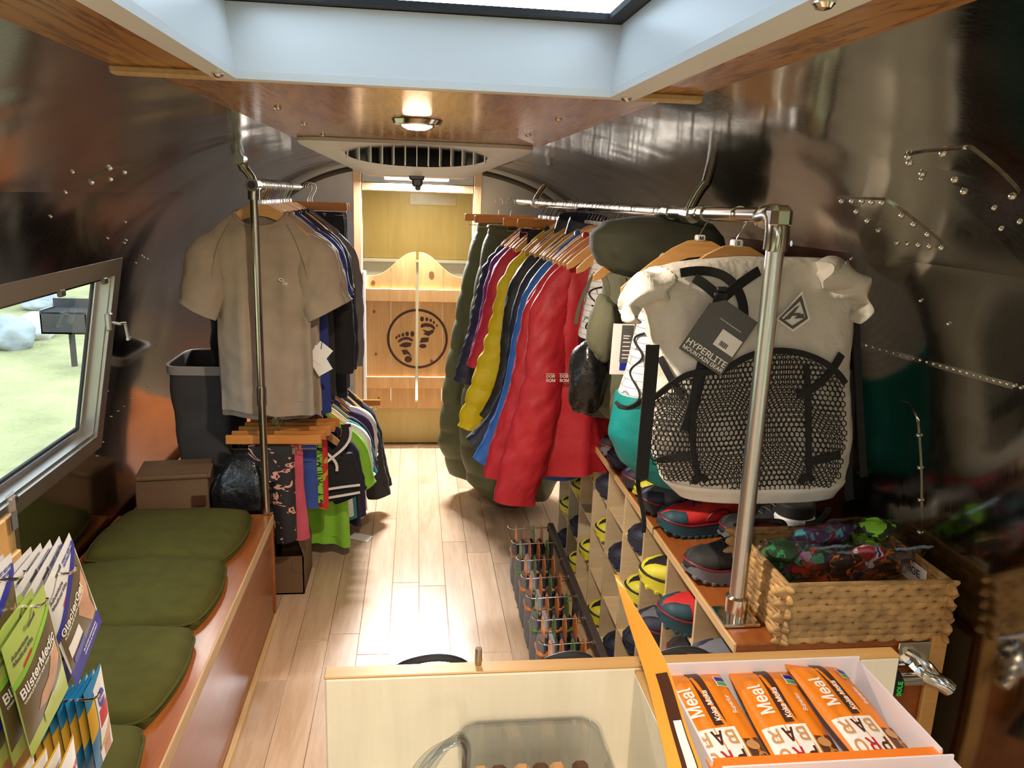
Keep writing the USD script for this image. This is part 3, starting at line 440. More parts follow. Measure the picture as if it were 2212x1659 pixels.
obj('rail', rod((LX, 2.96, LZ), (LX, 4.06, LZ), .0155, 14), 'steel', ll); obj('post', rod((LX, 2.95, .427), (LX, 2.95, LZ-.02), .0145, 14), 'steel', ll)
obj('tee', cat_(rod((LX, 2.95, LZ-.05), (LX, 2.95, LZ), .0205, 16), revolve([(.014, .03), (.0225, .03), (.0225, -.035), (.014, -.035)], (LX, 2.945, LZ), 20, 'y'), rod((LX, 2.97, LZ), (LX, 3.01, LZ), .0205, 14)), 'steel', ll); obj('socket', rod((LX, 2.913, LZ), (LX, 2.93, LZ), .0135, 16), 'gasket', ll)
obj('coupling', rod((LX, 2.95, .86), (LX, 2.95, .93), .018, 14), 'steel', ll)
obj('bracket', tube(spline([(LX, 2.955, LZ), (LX-.018, 2.96, LZ+.04), (LX-.045, 2.97, LZ+.075), (LX-.05, 2.98, LZ+.115)], 20), .0145, 12), 'steel', ll); obj('clamp', rod((LX-.028, 2.965, LZ+.052), (LX-.036, 2.966, LZ+.066), .0195, 12), 'steel', ll)
obj('upper_tee', cat_(revolve([(.013, .028), (.0215, .028), (.0215, -.03), (.013, -.03)], (LX-.047, 2.965, LZ+.088), 18, 'y')), 'steel', ll)
BX, BZ = -.53, .785
lo_ = thing('clothes_rail', 'low steel rail under the tan shirts carrying the leggings and shorts', 'clothes rail', (0, 0, 0))
obj('rail', rod((BX, 2.99, BZ), (BX, 4.62, BZ), .0125, 12), 'steel', lo_); obj('leg', rod((BX, 2.995, .0), (BX, 2.995, BZ), .011, 10), 'steel', lo_) if 0 else None
for yy in (3.27, 4.6): obj('leg', rod((BX-.06, yy, 0.0), (BX, yy, BZ), .010, 10), 'steel', lo_)
# ------------------------------------------------------------------ hangers
def hook(r=.021):
    P = [(r*math.cos(a), 0, r*math.sin(a)) for a in np.linspace(PI*1.08, 0, 14)]+[(r*.9, 0, -.012), (r*.35, 0, -.034), (0, 0, -.05), (0, 0, -.085)]
    return tube(P, .0021, 6)
wood_arm = [(0, -.064), (.03, -.068), (.07, -.088), (.12, -.124), (.17, -.166), (.20, -.194), (.198, -.212), (.175, -.204), (.11, -.158), (.06, -.124), (.03, -.112), (0, -.108)]
def hanger_mesh():
    o = wood_arm+[(-x, z) for x, z in wood_arm[::-1][1:-1]]
    m = put(ext([o], .014), (0, .007, 0), (1, 0, 0), (0, 0, 1)); v = m.vertices; v[:, 1] += -.25*v[:, 0]**2; return tm(v, m.faces)
HANG = {}
def hanger(kind, loc, rz, label, size=None):
    if kind in HANG and not size: return dup(HANG[kind], loc, (0, 0, rz), label=label)
    t = thing('wooden_hanger' if kind == 'wood' else 'clip_hanger', label, 'hanger', loc, (0, 0, rz))
    obj('hook', hook(), 'chrome', t)
    if kind == 'wood':
        obj('arms', hanger_mesh(), 'hanger_wood', t, 30); obj('size_tag', box((0, 0, -.060), (.024, .024, .015), .003), 'white_plastic', t)
        if size: obj('lettering', text(size, .009, (0, -.0122, -.0645), (1, 0, 0), (0, 0, 1), .0008, True, True), 'black', t)
    else:
        obj('bar', box((0, 0, -.084), (.36, .014, .036), .003), 'clip_hanger_wood', t)
        obj('wire', tube([(-.16, 0, -.10), (-.16, 0, -.122), (.16, 0, -.122), (.16, 0, -.10)], .0018, 6), 'chrome', t)
        for s in (-1, 1): obj('clip', box((s*.075, -.002, -.128), (.018, .016, .032), .003), 'chrome', t)
    if not size: HANG[kind] = t
    return t
# ------------------------------------------------------------------ garments: bodies and sleeves lofted along the cloth
def gbody(K, seed, fold=.010, quilt=0., n=64, m=46, sq=.75, gather=1., neck=0., qa=.14):
    K = A(K, float); r = np.random.RandomState(seed); z = np.linspace(K[0, 0], K[-1, 0], m); z = np.unique(np.r_[z, np.linspace(K[0, 0], K[0, 0]-.10*np.sign(K[0, 0]-K[-1, 0]), 10)])[::-1]
    cx, a, b = (np.interp(-z, -K[:, 0], K[:, k]) for k in (1, 2, 3)); t = (z[0]-z)/(z[0]-z[-1]); g = np.arange(n)*2*PI/n; c, s = np.cos(g), np.sin(g)
    p = r.rand(6)*7; R = []
    for k in range(len(z)):
        q = 1.0+(qa*(abs(math.sin(PI*z[k]/quilt))**.6-.8) if quilt else 0)
        x = a[k]*np.sign(c)*abs(c)**sq*(1+.4*(q-1)); y = b[k]*s*q
        d = fold*min(1, t[k]*2.2)*gather*(np.sin(x*26+p[0]+z[k]*2.0)+.7*np.sin(x*47+p[1]-z[k]*3.)+.35*np.sin(x*80+p[2]))
        d += (meshkit.fbm(np.stack([x*7+p[3]*5, s*.6, np.full(n, z[k]*6+p[4]*9)], -1), 3, seed)-.5)*fold*3
        zz = z[k]+(t[k]**3)*.012*np.sin(x*17+p[5])-neck*np.maximum(0, -s)*np.clip(1-(z[0]-z[k])/.12, 0, 1)
        R.append(np.stack([cx[k]+x, y+d, zz*np.ones(n)], 1))
    if neck:
        e = R[0]; m1 = e.mean(0); R = [m1+(e-m1)*A([.8, .6, 1])-A([0, 0, .10]), m1+(e-m1)*A([.94, .85, 1])-A([0, 0, .004])]+R
    e = R[-1].copy(); m1 = e.mean(0); R.append(m1+(e-m1)*A([.97, .8, 1])+A([0, 0, .006])); R.append(m1+(e-m1)*A([.9, .6, 1])+A([0, 0, .05]))
    return loft(R)
def gsleeve(P, ra, rb, seed, fold=.006, quilt=0., n=28, m=30):
    P = spline(P, m); T = np.gradient(P, axis=0); T /= np.linalg.norm(T, axis=1, keepdims=True); ra = np.interp(np.linspace(0, 1, m), np.linspace(0, 1, len(ra)), ra); rb = np.interp(np.linspace(0, 1, m), np.linspace(0, 1, len(rb)), rb)
    g = np.arange(n)*2*PI/n; r = np.random.RandomState(seed); p = r.rand(4)*9; d = np.r_[0, np.cumsum(np.linalg.norm(np.diff(P, axis=0), axis=1))]; R = []
    for k in range(m):
        N = np.cross([0, 1.0, 0], T[k]); N /= np.linalg.norm(N); q = 1+(.16*(abs(math.sin(PI*d[k]/quilt))**.6-.8) if quilt else 0)
        w = fold*(.45*np.sin(g*2+p[0]+d[k]*9)+2.6*(meshkit.fbm(np.stack([np.cos(g)*2.2, np.sin(g)*2.2, np.full(n, d[k]*17+p[1]*3)], -1), 3, seed)-.5))*min(1, 4*k/m)
        R.append(P[k]+N*((ra[k]*q+w)*np.cos(g))[:, None]+A([0, 1.0, 0])*((rb[k]*q+w)*np.sin(g))[:, None])
    e = R[-1]; c = e.mean(0); R.append(c+(e-c)*.9-T[-1]*.004); R.append(c+(e-c)*.8-T[-1]*.03)
    return loft(R)
_seed = [10]
def nseed(): _seed[0] += 1; return _seed[0]
def collar(par, m, z=-.098, a=.092, b=.027, r=.009, dip=.05):
    obj('collar', tube([(a*math.cos(t), b*math.sin(t), z-(dip if math.sin(t) < 0 else dip*.2)*abs(math.sin(t))) for t in np.linspace(0, 2*PI, 30)[:-1]], r, 8, True, 1), m, par, 60)
def tee(name, label, cat, loc, m, rz=0, hw=.175, sh=.20, hem=-.85, dep=.035, sl=.27, group=None, splay=.235, hl=None, slen=None, trim=None, long=False, tagc=False, logo=False):
    s = nseed(); t = thing(name, label, cat, loc, (0, 0, rz))
    obj('body', gbody([(-.098, 0, .092, .026), (-.118, 0, .118, .030), (-.15, 0, .160, .032), (-.185, 0, sh*.97, .034), (-.225, 0, sh, .036), (-.30, 0, (hw+sh)/2, dep), (-.5, 0, hw, dep*1.1), (hem, .005, hw*1.02, dep*1.15)], s, .016, neck=.05), m, t, 55)
    for k in (-1, 1):
        if long: P = [(k*sh*.62, 0, -.19), (k*sh*.98, 0, -.27), (k*(sh+.035), .0, -.46), (k*(sh+.05), -.01, -.64), (k*(sh+.05), -.015, -.80)]; ra, rb = [.03, .066, .062, .055, .045], [.02, .04, .045, .042, .038]
        else: P = [(k*sh*.62, 0, -.185), (k*sh*.98, -.002, -.265), (k*(splay-.025), -.006, -.36), (k*splay, -.012, -.455)]; ra, rb = [.03, .070, .080, .082], [.02, .040, .046, .052]
        obj('sleeve', gsleeve(P, ra, rb, s+k+50, .008), m, t, 60)
    for k in (-1, 1): obj('seam', tube(spline([(k*.10, -.034, -.135), (k*.135, -dep-.006, -.20), (k*(sh-.035), -dep-.009, -.30), (k*(hw-.006), -dep*.75, -.42)], 14), .0016, 5), m, t, 60)
    collar(t, trim or m)
    if tagc:
        for q, (ax, az, an) in enumerate(((.20, -.60, 25), (.175, -.63, -30), (.215, -.59, 40))): obj('hang_tag', moved(box((0, 0, -.035), (.06, .0014, .075), 0), (ax, -dep*1.35-.008-q*.003, az), ry=an), 'off_white' if q else 'card_white', t, False)
        obj('tag_cord', tube(spline([(.19, -dep-.004, -.50), (.2, -dep-.03, -.55), (.195, -dep-.03, -.60)], 8), .0012, 5), 'black', t)
    if logo:
        ob = trimesh.util.concatenate([put(ext([[(.010*math.cos(a)+.0, .006*math.sin(a)) for a in np.linspace(0, 2*PI, 20)[:-1]], [(.0072*math.cos(a), .0036*math.sin(a)) for a in np.linspace(0, 2*PI, 20)[:-1]][::-1]], .001), (.075, -dep-.006, -.335), (1, 0, -.25), (.2, 0, 1))])
        obj('chest_logo', cat_(ob, text('OR', .009, (.078, -dep-.006, -.35), (1, 0, -.3), (.3, 0, 1), .001, True)), 'off_white', t, label='small pale chest logo')
    return t
def jacket(name, label, cat, loc, m, rz=0, sh=.21, hw=.24, hem=-.98, end=(-.40, -1.05), r=(.078, .07, .062), dep=.05, quilt=0., fold=.012, hood=False, trim=None, lab=False, collar_up=False, bow=1.0):
    s = nseed(); t = thing(name, label, cat, loc, (0, 0, rz))
    obj('body', gbody([(-.098, 0, .090, .034), (-.118, 0, .115, .040), (-.15, 0, .155, .044), (-.19, 0, sh*.93, .047), (-.24, 0, sh, .05), (-.36, 0, hw*.95, dep), (-.6, 0, hw, dep*1.1), (hem, 0, hw*1.04, dep*1.12)], s, fold*.8, quilt, neck=.05), m, t, 60)
    ex, ez = end
    for k in (-1, 1):
        X = abs(ex) if k < 0 else min(abs(ex), .29); P = [(k*sh*.55, 0, -.185), (k*sh*.93, -.004, -.27), (k*(sh+(X-sh)*.30*bow), -.014, -.27+(ez+.27)*.40), (k*(sh+(X-sh)*.66*bow), -.022, -.27+(ez+.27)*.72), (k*X, -.02, ez)]
        rr4 = [.03, r[0]*.92, r[0], r[1], r[2]]
        obj('sleeve', gsleeve(P, rr4, [v*.66 for v in rr4], s+60+k, fold*.55, quilt, 40, 60), m, t, 60)
    if hood: obj('hood', blob((0, .035, -.15), (.12, .075, .075), s, .3), m, t, 60)
    if collar_up: obj('collar', loft([[(a*math.cos(q), b*math.sin(q), z+.02*math.sin(q)) for q in np.linspace(0, 2*PI, 30)[:-1]] for z, a, b in ((-.125, .108, .045), (-.06, .092, .05), (-.045, .085, .046), (-.055, .078, .04), (-.12, .08, .035))]), trim or m, t, 60)
    else: collar(t, trim or m, -.098, .090, .036, .013)
    obj('zip', strap([(.004, -dep*1.02-.006*i, -.15-i*(abs(hem)-.16)/8) if 0 else (.004+.004*math.sin(i), -dep*1.2-.008, -.22-i*(abs(hem)-.24)/8) for i in range(9)], .012, .004), trim or 'black', t)
    if lab:
        for k, (fx, fz) in enumerate(((.36, .40), (.46, .40)) if lab == 2 else ((.36, .42),)):
            x0 = -(sh+(abs(ex)-sh)*.38)+.055-.05*k; z0 = -.27+(ez+.27)*fz; y0 = -r[0]*.66-.020
            obj('chest_logo', cat_(*[text(tx, .011, (x0, y0, z0+dz_), (1, 0, 0), (0, 0, 1), .0015, True) for tx, dz_ in (('DOB', 0), ('ROM', -.016))], bb((x0-.002, y0-.0015, z0+.014), (x0+.03, y0, z0+.0155))), 'off_white', t, label='small white embroidered logo')
    return t
def pants(name, label, cat, loc, m, rz=0, x=0., w=.10, top=-.115, bot=-.5, dep=.018, split=True, flare=1.0, group=None, n=36, hemm=None):
    s = nseed(); t = thing(name, label, cat, loc, (0, 0, rz)); zc = top-.16*min(1, abs(bot-top)*2)
    if split:
        obj('hips', gbody([(top, x, w, .010), (top-.03, x, w*1.03, dep), (zc-.02, x, w*1.04, dep*1.15)], s, .004, n=n, m=10), m, t, 60)
        for k in (-1, 1): obj('leg', gbody([(zc+.03, x+k*w*.48, w*.52, dep), (zc-.05, x+k*w*.50, w*.54, dep*1.2), (bot, x+k*w*.55*flare, w*.50*flare, dep*1.2)], s+k+30, .006, n=n, m=24), m, t, 60)
    else: obj('cloth', gbody([(top, x, w, .010), (top-.03, x, w*1.02, dep), (bot, x, w*1.05*flare, dep*1.3)], s, .006, n=n, m=30), m, t, 60)
    obj('waistband', gbody([(top+.006, x, w*.99, dep*.9), (top-.022, x, w*1.02, dep*1.12)], s+9, .001, n=n, m=4), hemm or m, t, 60)
    return t
# left upper rail
up = [(3.05, 'tan', 'front tan crew-neck shirt with a small chest logo facing the camera', dict(logo=True)), (3.105, 'tan', 'second tan shirt, white hang tags at its sleeve', dict(tagc=True, hw=.18, hem=-.87)), (3.16, 'tan', 'third tan shirt in the left row, just behind the tagged one', dict(hw=.185, hem=-.89)), (3.215, 'tan_light', 'paler tan shirt next to the royal blue one', dict(hw=.18, hem=-.88)),
      (3.275, 'tee_blue', 'royal blue shirt between the tan and red ones', dict(hw=.20, hem=-.92)), (3.335, 'tee_red', 'dark red shirt between the blue and black ones', dict(hw=.18)), (3.40, 'tee_black', 'black short-sleeved shirt behind the red one', dict(hw=.2, hem=-.9)), (3.47, 'tee_charcoal', 'charcoal short-sleeved shirt behind the black one', dict(hw=.2, hem=-.9)),
      (3.55, 'tee_black', 'black long-sleeved top, first of the long-sleeved ones', dict(long=True, hem=-.92)), (3.64, 'navy', 'dark navy long-sleeved top with white tags near its hem', dict(long=True, hem=-.95, tagc=True)), (3.73, 'tee_grey', 'grey long-sleeved top nearest the door on the left rail', dict(long=True, hem=-.95, sh=.215))]
for k, (y, m, lb, kw) in enumerate(up):
    tee('shirt', lb, 'shirt', (LX+.012*math.sin(k*2.1), y, LZ), m, rz=2*math.sin(k*1.7), **kw)
    hanger('wood', (LX, y, LZ), 2*math.sin(k*1.7), 'wooden hanger holding the '+lb.split(',')[0].split(' with ')[0])
for k, (y, m) in enumerate(((3.84, 'tee_black'), (3.92, 'tee_charcoal'), (4.0, 'navy'))):
    w_ = ('black', 'charcoal', 'navy')[k]
    pants('trousers', w_+' trousers clipped at the far end of the left upper rail', 'trousers', (LX+.02, y, LZ), m, bot=-.98, x=.08, w=.13); hanger('clip', (LX+.07, y, LZ), -6+5*k, 'reddish clip hanger holding the '+w_+' trousers by the door')
# left lower rail
pattern('print_black_pink', [(0, (.012, .01, .012)), (.56, (.012, .01, .012)), (.58, (.62, .32, .24)), (.66, (.60, .22, .22)), (.68, (.012, .01, .012))], 16., .7, (1, 1, 1.6), 1.0)
pattern('print_green_zebra', [(0, (.22, .55, .04)), (.47, (.22, .55, .04)), (.49, (.012, .012, .012)), (.53, (.012, .012, .012)), (.55, (.22, .55, .04))], 9., .7, (1, 1, 4.), .8)
pattern('print_red_multi', [(0, (.55, .02, .02)), (.5, (.55, .02, .02)), (.52, (.55, .35, .03)), (.58, (.2, .02, .2)), (.62, (.55, .02, .02))], 8., .7, None, .6)
low = [('leggings', 'black leggings with a pale pink splash print, front of the low rail', 'leggings', 3.03, 'print_black_pink', dict(x=-.025, w=.085, bot=-.50)), ('leggings', 'pink leggings behind the black print ones', 'leggings', 3.085, 'pink', dict(x=-.02, w=.105, bot=-.51, flare=1.15)),
       ('shorts', 'royal blue long shorts beside the pink leggings', 'shorts', 3.15, 'blue_short', dict(x=.03, w=.10, bot=-.42)), ('shorts', 'bright green zebra-print shorts', 'shorts', 3.21, 'print_green_zebra', dict(x=.045, w=.10, bot=-.42)), ('leggings', 'red leggings with purple and yellow flecks', 'leggings', 3.265, 'print_red_multi', dict(x=.055, w=.105, bot=-.46))]
for nm, lb, ct, y, m, kw in low:
    pants(nm, lb, ct, (BX, y, BZ), m, **kw); hanger('clip', (BX-.012+.2*(y-3.03), y, BZ), 0, 'wooden clip hanger holding the '+lb.split(' behind')[0].split(',')[0].split(' beside')[0])
bt = thing('strappy_top', 'black sports top with white crossed straps on the low rail', 'top', (BX+.045, 3.33, BZ+.03), (0, 0, 0), (1.28, 1, 1.12))
obj('body', gbody([(-.24, .10, .07, .02), (-.34, .10, .095, .025), (-.42, .10, .10, .026)], 71, .004), 'tee_black', bt, 60); obj('strap', strap(spline([(.06, -.02, -.12), (.075, -.036, -.2), (.125, -.04, -.26)], 12), .032, .004), 'tee_black', bt); obj('strap', strap(spline([(.15, -.02, -.12), (.14, -.036, -.2), (.075, -.04, -.26)], 12), .032, .004), 'tee_black', bt)
for P in ([(.045, -.026, -.13), (.062, -.044, -.2), (.115, -.047, -.26), (.12, -.044, -.30)], [(.165, -.026, -.13), (.15, -.044, -.2), (.09, -.047, -.26), (.05, -.044, -.32)], [(.01, -.036, -.395), (.1, -.048, -.37), (.195, -.036, -.36)], [(.01, -.036, -.425), (.1, -.048, -.405), (.195, -.036, -.39)]): obj('piping', strap(spline(P, 14), .009, .004), 'tee_white', bt, label='white piping')
obj('size_card', bb((.0, -.04, -.17), (.035, -.038, -.11)), 'card_white', bt); hanger('wood', (BX+.02, 3.335, BZ), 0, 'wooden hanger holding the black sports top')
lowt = [(3.40, 'navy', 'short navy shirt behind the black sports top', dict(hem=-.46, sh=.165, hw=.15, splay=.20)), (3.46, 'lime', 'lime green shirt on the low rail', dict(hem=-.72, sh=.20, hw=.18)), (3.53, 'tee_white', 'white shirt behind the lime one', dict(hem=-.62, sh=.215, hw=.19)), (3.60, 'teal', 'teal shirt low beside the white one', dict(hem=-.64, sh=.20, hw=.20)), (3.67, 'navy', 'long dark navy dress on the low rail', dict(hem=-.70, sh=.20, hw=.215)), (3.75, 'purple', 'dark purple shirt on the low rail', dict(hem=-.70, sh=.21, hw=.23)), (3.82, 'tee_white', 'long white shirt beside the charcoal jackets', dict(hem=-.70, sh=.22, hw=.235))]
for k, (y, m, lb, kw) in enumerate(lowt):
    tee('dress' if 'dress' in lb else 'shirt', lb, 'dress' if 'dress' in lb else 'shirt', (BX+.05, y, BZ), m, rz=2*math.sin(k), **kw); hanger('wood', (BX+.05, y, BZ), 2*math.sin(k), 'wooden hanger holding the '+lb.split(' behind')[0].split(' beside')[0].replace(' on the low rail', ' of the low rail'))
for y, lb in ((3.92, 'front charcoal jacket at the far end of the low rail'), (4.04, 'rear charcoal jacket at the far end of the low rail')):
    jacket('jacket', lb, 'jacket', (BX+.06, y, BZ), 'tee_charcoal', hem=-.70, end=(-.30, -.66), sh=.2, hw=.21, hood=True); hanger('wood', (BX+.06, y, BZ), 0, 'wooden hanger holding the '+lb.split(' at')[0])
pants('trousers', 'khaki trousers hanging beside the door frame', 'trousers', (BX, 4.5, BZ), 'khaki', x=.16, w=.13, top=-.36, bot=-.765, split=False); hanger('clip', (BX+.15, 4.5, BZ-.24), 0, 'clip hanger holding the khaki trousers')
obj('drop_loop', rod((BX+.15, 4.5, BZ-.22), (BX+.15, 4.5, BZ), .003, 6), 'steel', lo_); obj('drop_arm', rod((BX, 4.5, BZ), (BX+.16, 4.5, BZ), .005, 6), 'steel', lo_)
# right rail: jackets from the near one back
J = [(2.86, 'rain_red', 'red rain jacket nearest the backpacks, first of the jackets', dict(end=(-.345, -1.10), r=(.082, .085, .078), lab=2, hood=False, hem=-.99, fold=.016)), (2.97, 'rain_red', 'second red rain jacket, just behind the first', dict(end=(-.385, -1.04), r=(.08, .08, .07), lab=1, fold=.016)),
     (3.09, 'rain_blue', 'bright blue rain jacket between the red and navy ones', dict(end=(-.43, -1.02), hem=-1.08, lab=1, bow=.8)), (3.22, 'soft_navy', 'dark navy softshell jacket with a stand-up collar', dict(end=(-.45, -1.0), r=(.078, .075, .07), collar_up=True, bow=.55)),
     (3.36, 'jacket_black', 'black jacket between the navy softshell and the yellow one', dict(end=(-.36, -.92), collar_up=True, bow=.6)), (3.50, 'puffy_yellow', 'bright yellow quilted puffy jacket', dict(end=(-.40, -.99), quilt=.085, r=(.080, .080, .074), dep=.06, trim='jacket_black')),
     (3.66, 'thin_red', 'thin red fleece jacket behind the yellow puffy', dict(end=(-.34, -.75))), (3.76, 'violet', 'violet jacket half hidden behind the thin red one', dict(end=(-.30, -.7), sh=.2)), (3.85, 'puffy_navy', 'dark navy quilted puffy jacket nearest the sleeping bags', dict(end=(-.355, -.86), quilt=.05, dep=.055))]
for k, (y, m, lb, kw) in enumerate(J):
    rz = float(np.interp(y, [2.8, 3.2, 4.2], [2, 7, 11])); jacket('jacket', lb, 'jacket', (RX(y), y, RZ), m, rz=rz, **kw); hanger('wood', (RX(y), y, RZ), rz, 'wooden hanger holding the '+lb.split(',')[0].split(' between')[0].split(' behind')[0].split(' half')[0].split(' nearest the sleep')[0].split(' with')[0])
for y, lb, x_ in ((3.58, 'black trousers clipped between the yellow puffy and the red fleece', -.02), (3.70, 'black trousers clipped beside the violet jacket', -.05)):
    pants('trousers', lb, 'trousers', (RX(y), y, RZ), 'tee_black', bot=-.9, w=.12, rz=9, x=-.03); hanger('clip', (RX(y)+x_, y, RZ), 9, 'reddish clip hanger with the '+lb.replace(' clipped', ''))
for y, lb, K in ((4.02, 'front olive green down sleeping bag hanging to the floor', [(-.125, -.10, .11, .06), (-.2, -.10, .135, .09), (-.5, -.10, .19, .115), (-.95, -.085, .24, .125), (-1.25, -.07, .265, .13), (-1.45, -.04, .25, .125), (-1.56, .0, .17, .10), (-1.605, .02, .05, .03)]), (4.28, 'rear olive green down sleeping bag nearest the swing door', [(-.10, -.10, .11, .06), (-.2, -.10, .14, .09), (-.5, -.12, .19, .11), (-.9, -.14, .235, .12), (-1.3, -.15, .26, .125), (-1.5, -.12, .22, .11), (-1.585, -.06, .10, .06)])):
    sb = thing('sleeping_bag', lb, 'sleeping bag', (RX(y), y, RZ), (0, 0, 8)); obj('shell', gbody(K, nseed(), .010, .155, 90, 150, .85, qa=.13), 'bag_olive', sb, 60)
    obj('foot_cord', tube(spline([(-.10+.11*math.cos(t), .06*math.sin(t), -.118) for t in np.linspace(0, 2*PI, 16)], 40), .010, 6), 'bag_olive', sb); obj('side_zip', strap(spline([(k[1]-k[2]*.25, -k[3]*1.0-.012, k[0]) for k in A(K)[1:-2]], 30), .010, .004), 'olive_dark', sb); hanger('clip', (RX(y)-.10, y, RZ), 8, 'reddish clip hanger holding the '+lb.split(' olive')[0]+' sleeping bag')

for k in range(17):      # the tightly packed hangers between the jackets
    y = 2.80+.0655*k+.012*math.sin(k*2.7)
    if min(abs(y-j[0]) for j in J) > .014:
        h_ = hanger('wood', (RX(y), y, RZ), float(np.interp(y, [2.8, 3.2, 4.2], [2, 7, 11]))+3*math.sin(k*1.9), 'wooden hanger packed tightly between the jackets on the right rail'); h_.SetCustomDataByKey('group', 'hangers packed between the jackets')
for k in range(12):
    y = 3.08+.057*k+.006*math.sin(k*3.1)
    if min(abs(y-u[0]) for u in up) > .012:
        h_ = hanger('wood', (LX, y, LZ), 2*math.sin(k*2.3), 'wooden hanger packed tightly between the shirts on the left rail'); h_.SetCustomDataByKey('group', 'hangers packed between the shirts')
# ------------------------------------------------------------------ shoe cabinet on the right
XF, CY0, CY1, TOPZ = .690, 1.455, 3.60, .735
ZR = [.05, .215, .396, .571, .715]; DY = [1.492+.2285*k for k in range(10)]
cb = thing('shoe_cabinet', 'low cabinet of pale plywood cubbies full of shoes with a red-brown top', 'cabinet', (0, 0, 0))
obj('top_board', bb((XF-.006, CY0, TOPZ-.02), (1.165, CY1, TOPZ), .003), 'bench_wood', cb); obj('edge_strip', bb((XF-.012, CY0, TOPZ-.021), (XF-.006, CY1, TOPZ+.0005), .001), 'edge_ply', cb)
obj('end_panel', bb((XF+.004, CY0, .0), (1.165, CY0+.02, TOPZ-.0205), .003), 'bench_wood', cb, label='glossy red-brown end panel'); obj('corner_trim', bb((XF-.004, CY0-.004, 0), (XF+.02, CY0+.016, TOPZ-.022), .003), 'edge_ply', cb); obj('rear_trim', bb((1.125, CY0-.014, 0), (1.162, CY0-.0005, TOPZ+.01), .003), 'display_wood', cb)
for y in DY[1:]: obj('divider', bb((XF, y-.0055, .02), (1.15, y+.0055, TOPZ-.021), .001), 'cubby_ply', cb, False)
for z in ZR[:-1]: obj('shelf', bb((XF+.004, CY0+.021, z-.008), (1.15, CY1-.01, z), .001), 'cubby_ply', cb, False)
obj('back_panel', bb((1.15, CY0+.02, .0), (1.16, CY1, TOPZ-.021)), 'cubby_ply', cb, False)
obj('hinge_plate', bb((.742, CY0-.003, .63), (.80, CY0, .705), .001), 'chrome', cb)
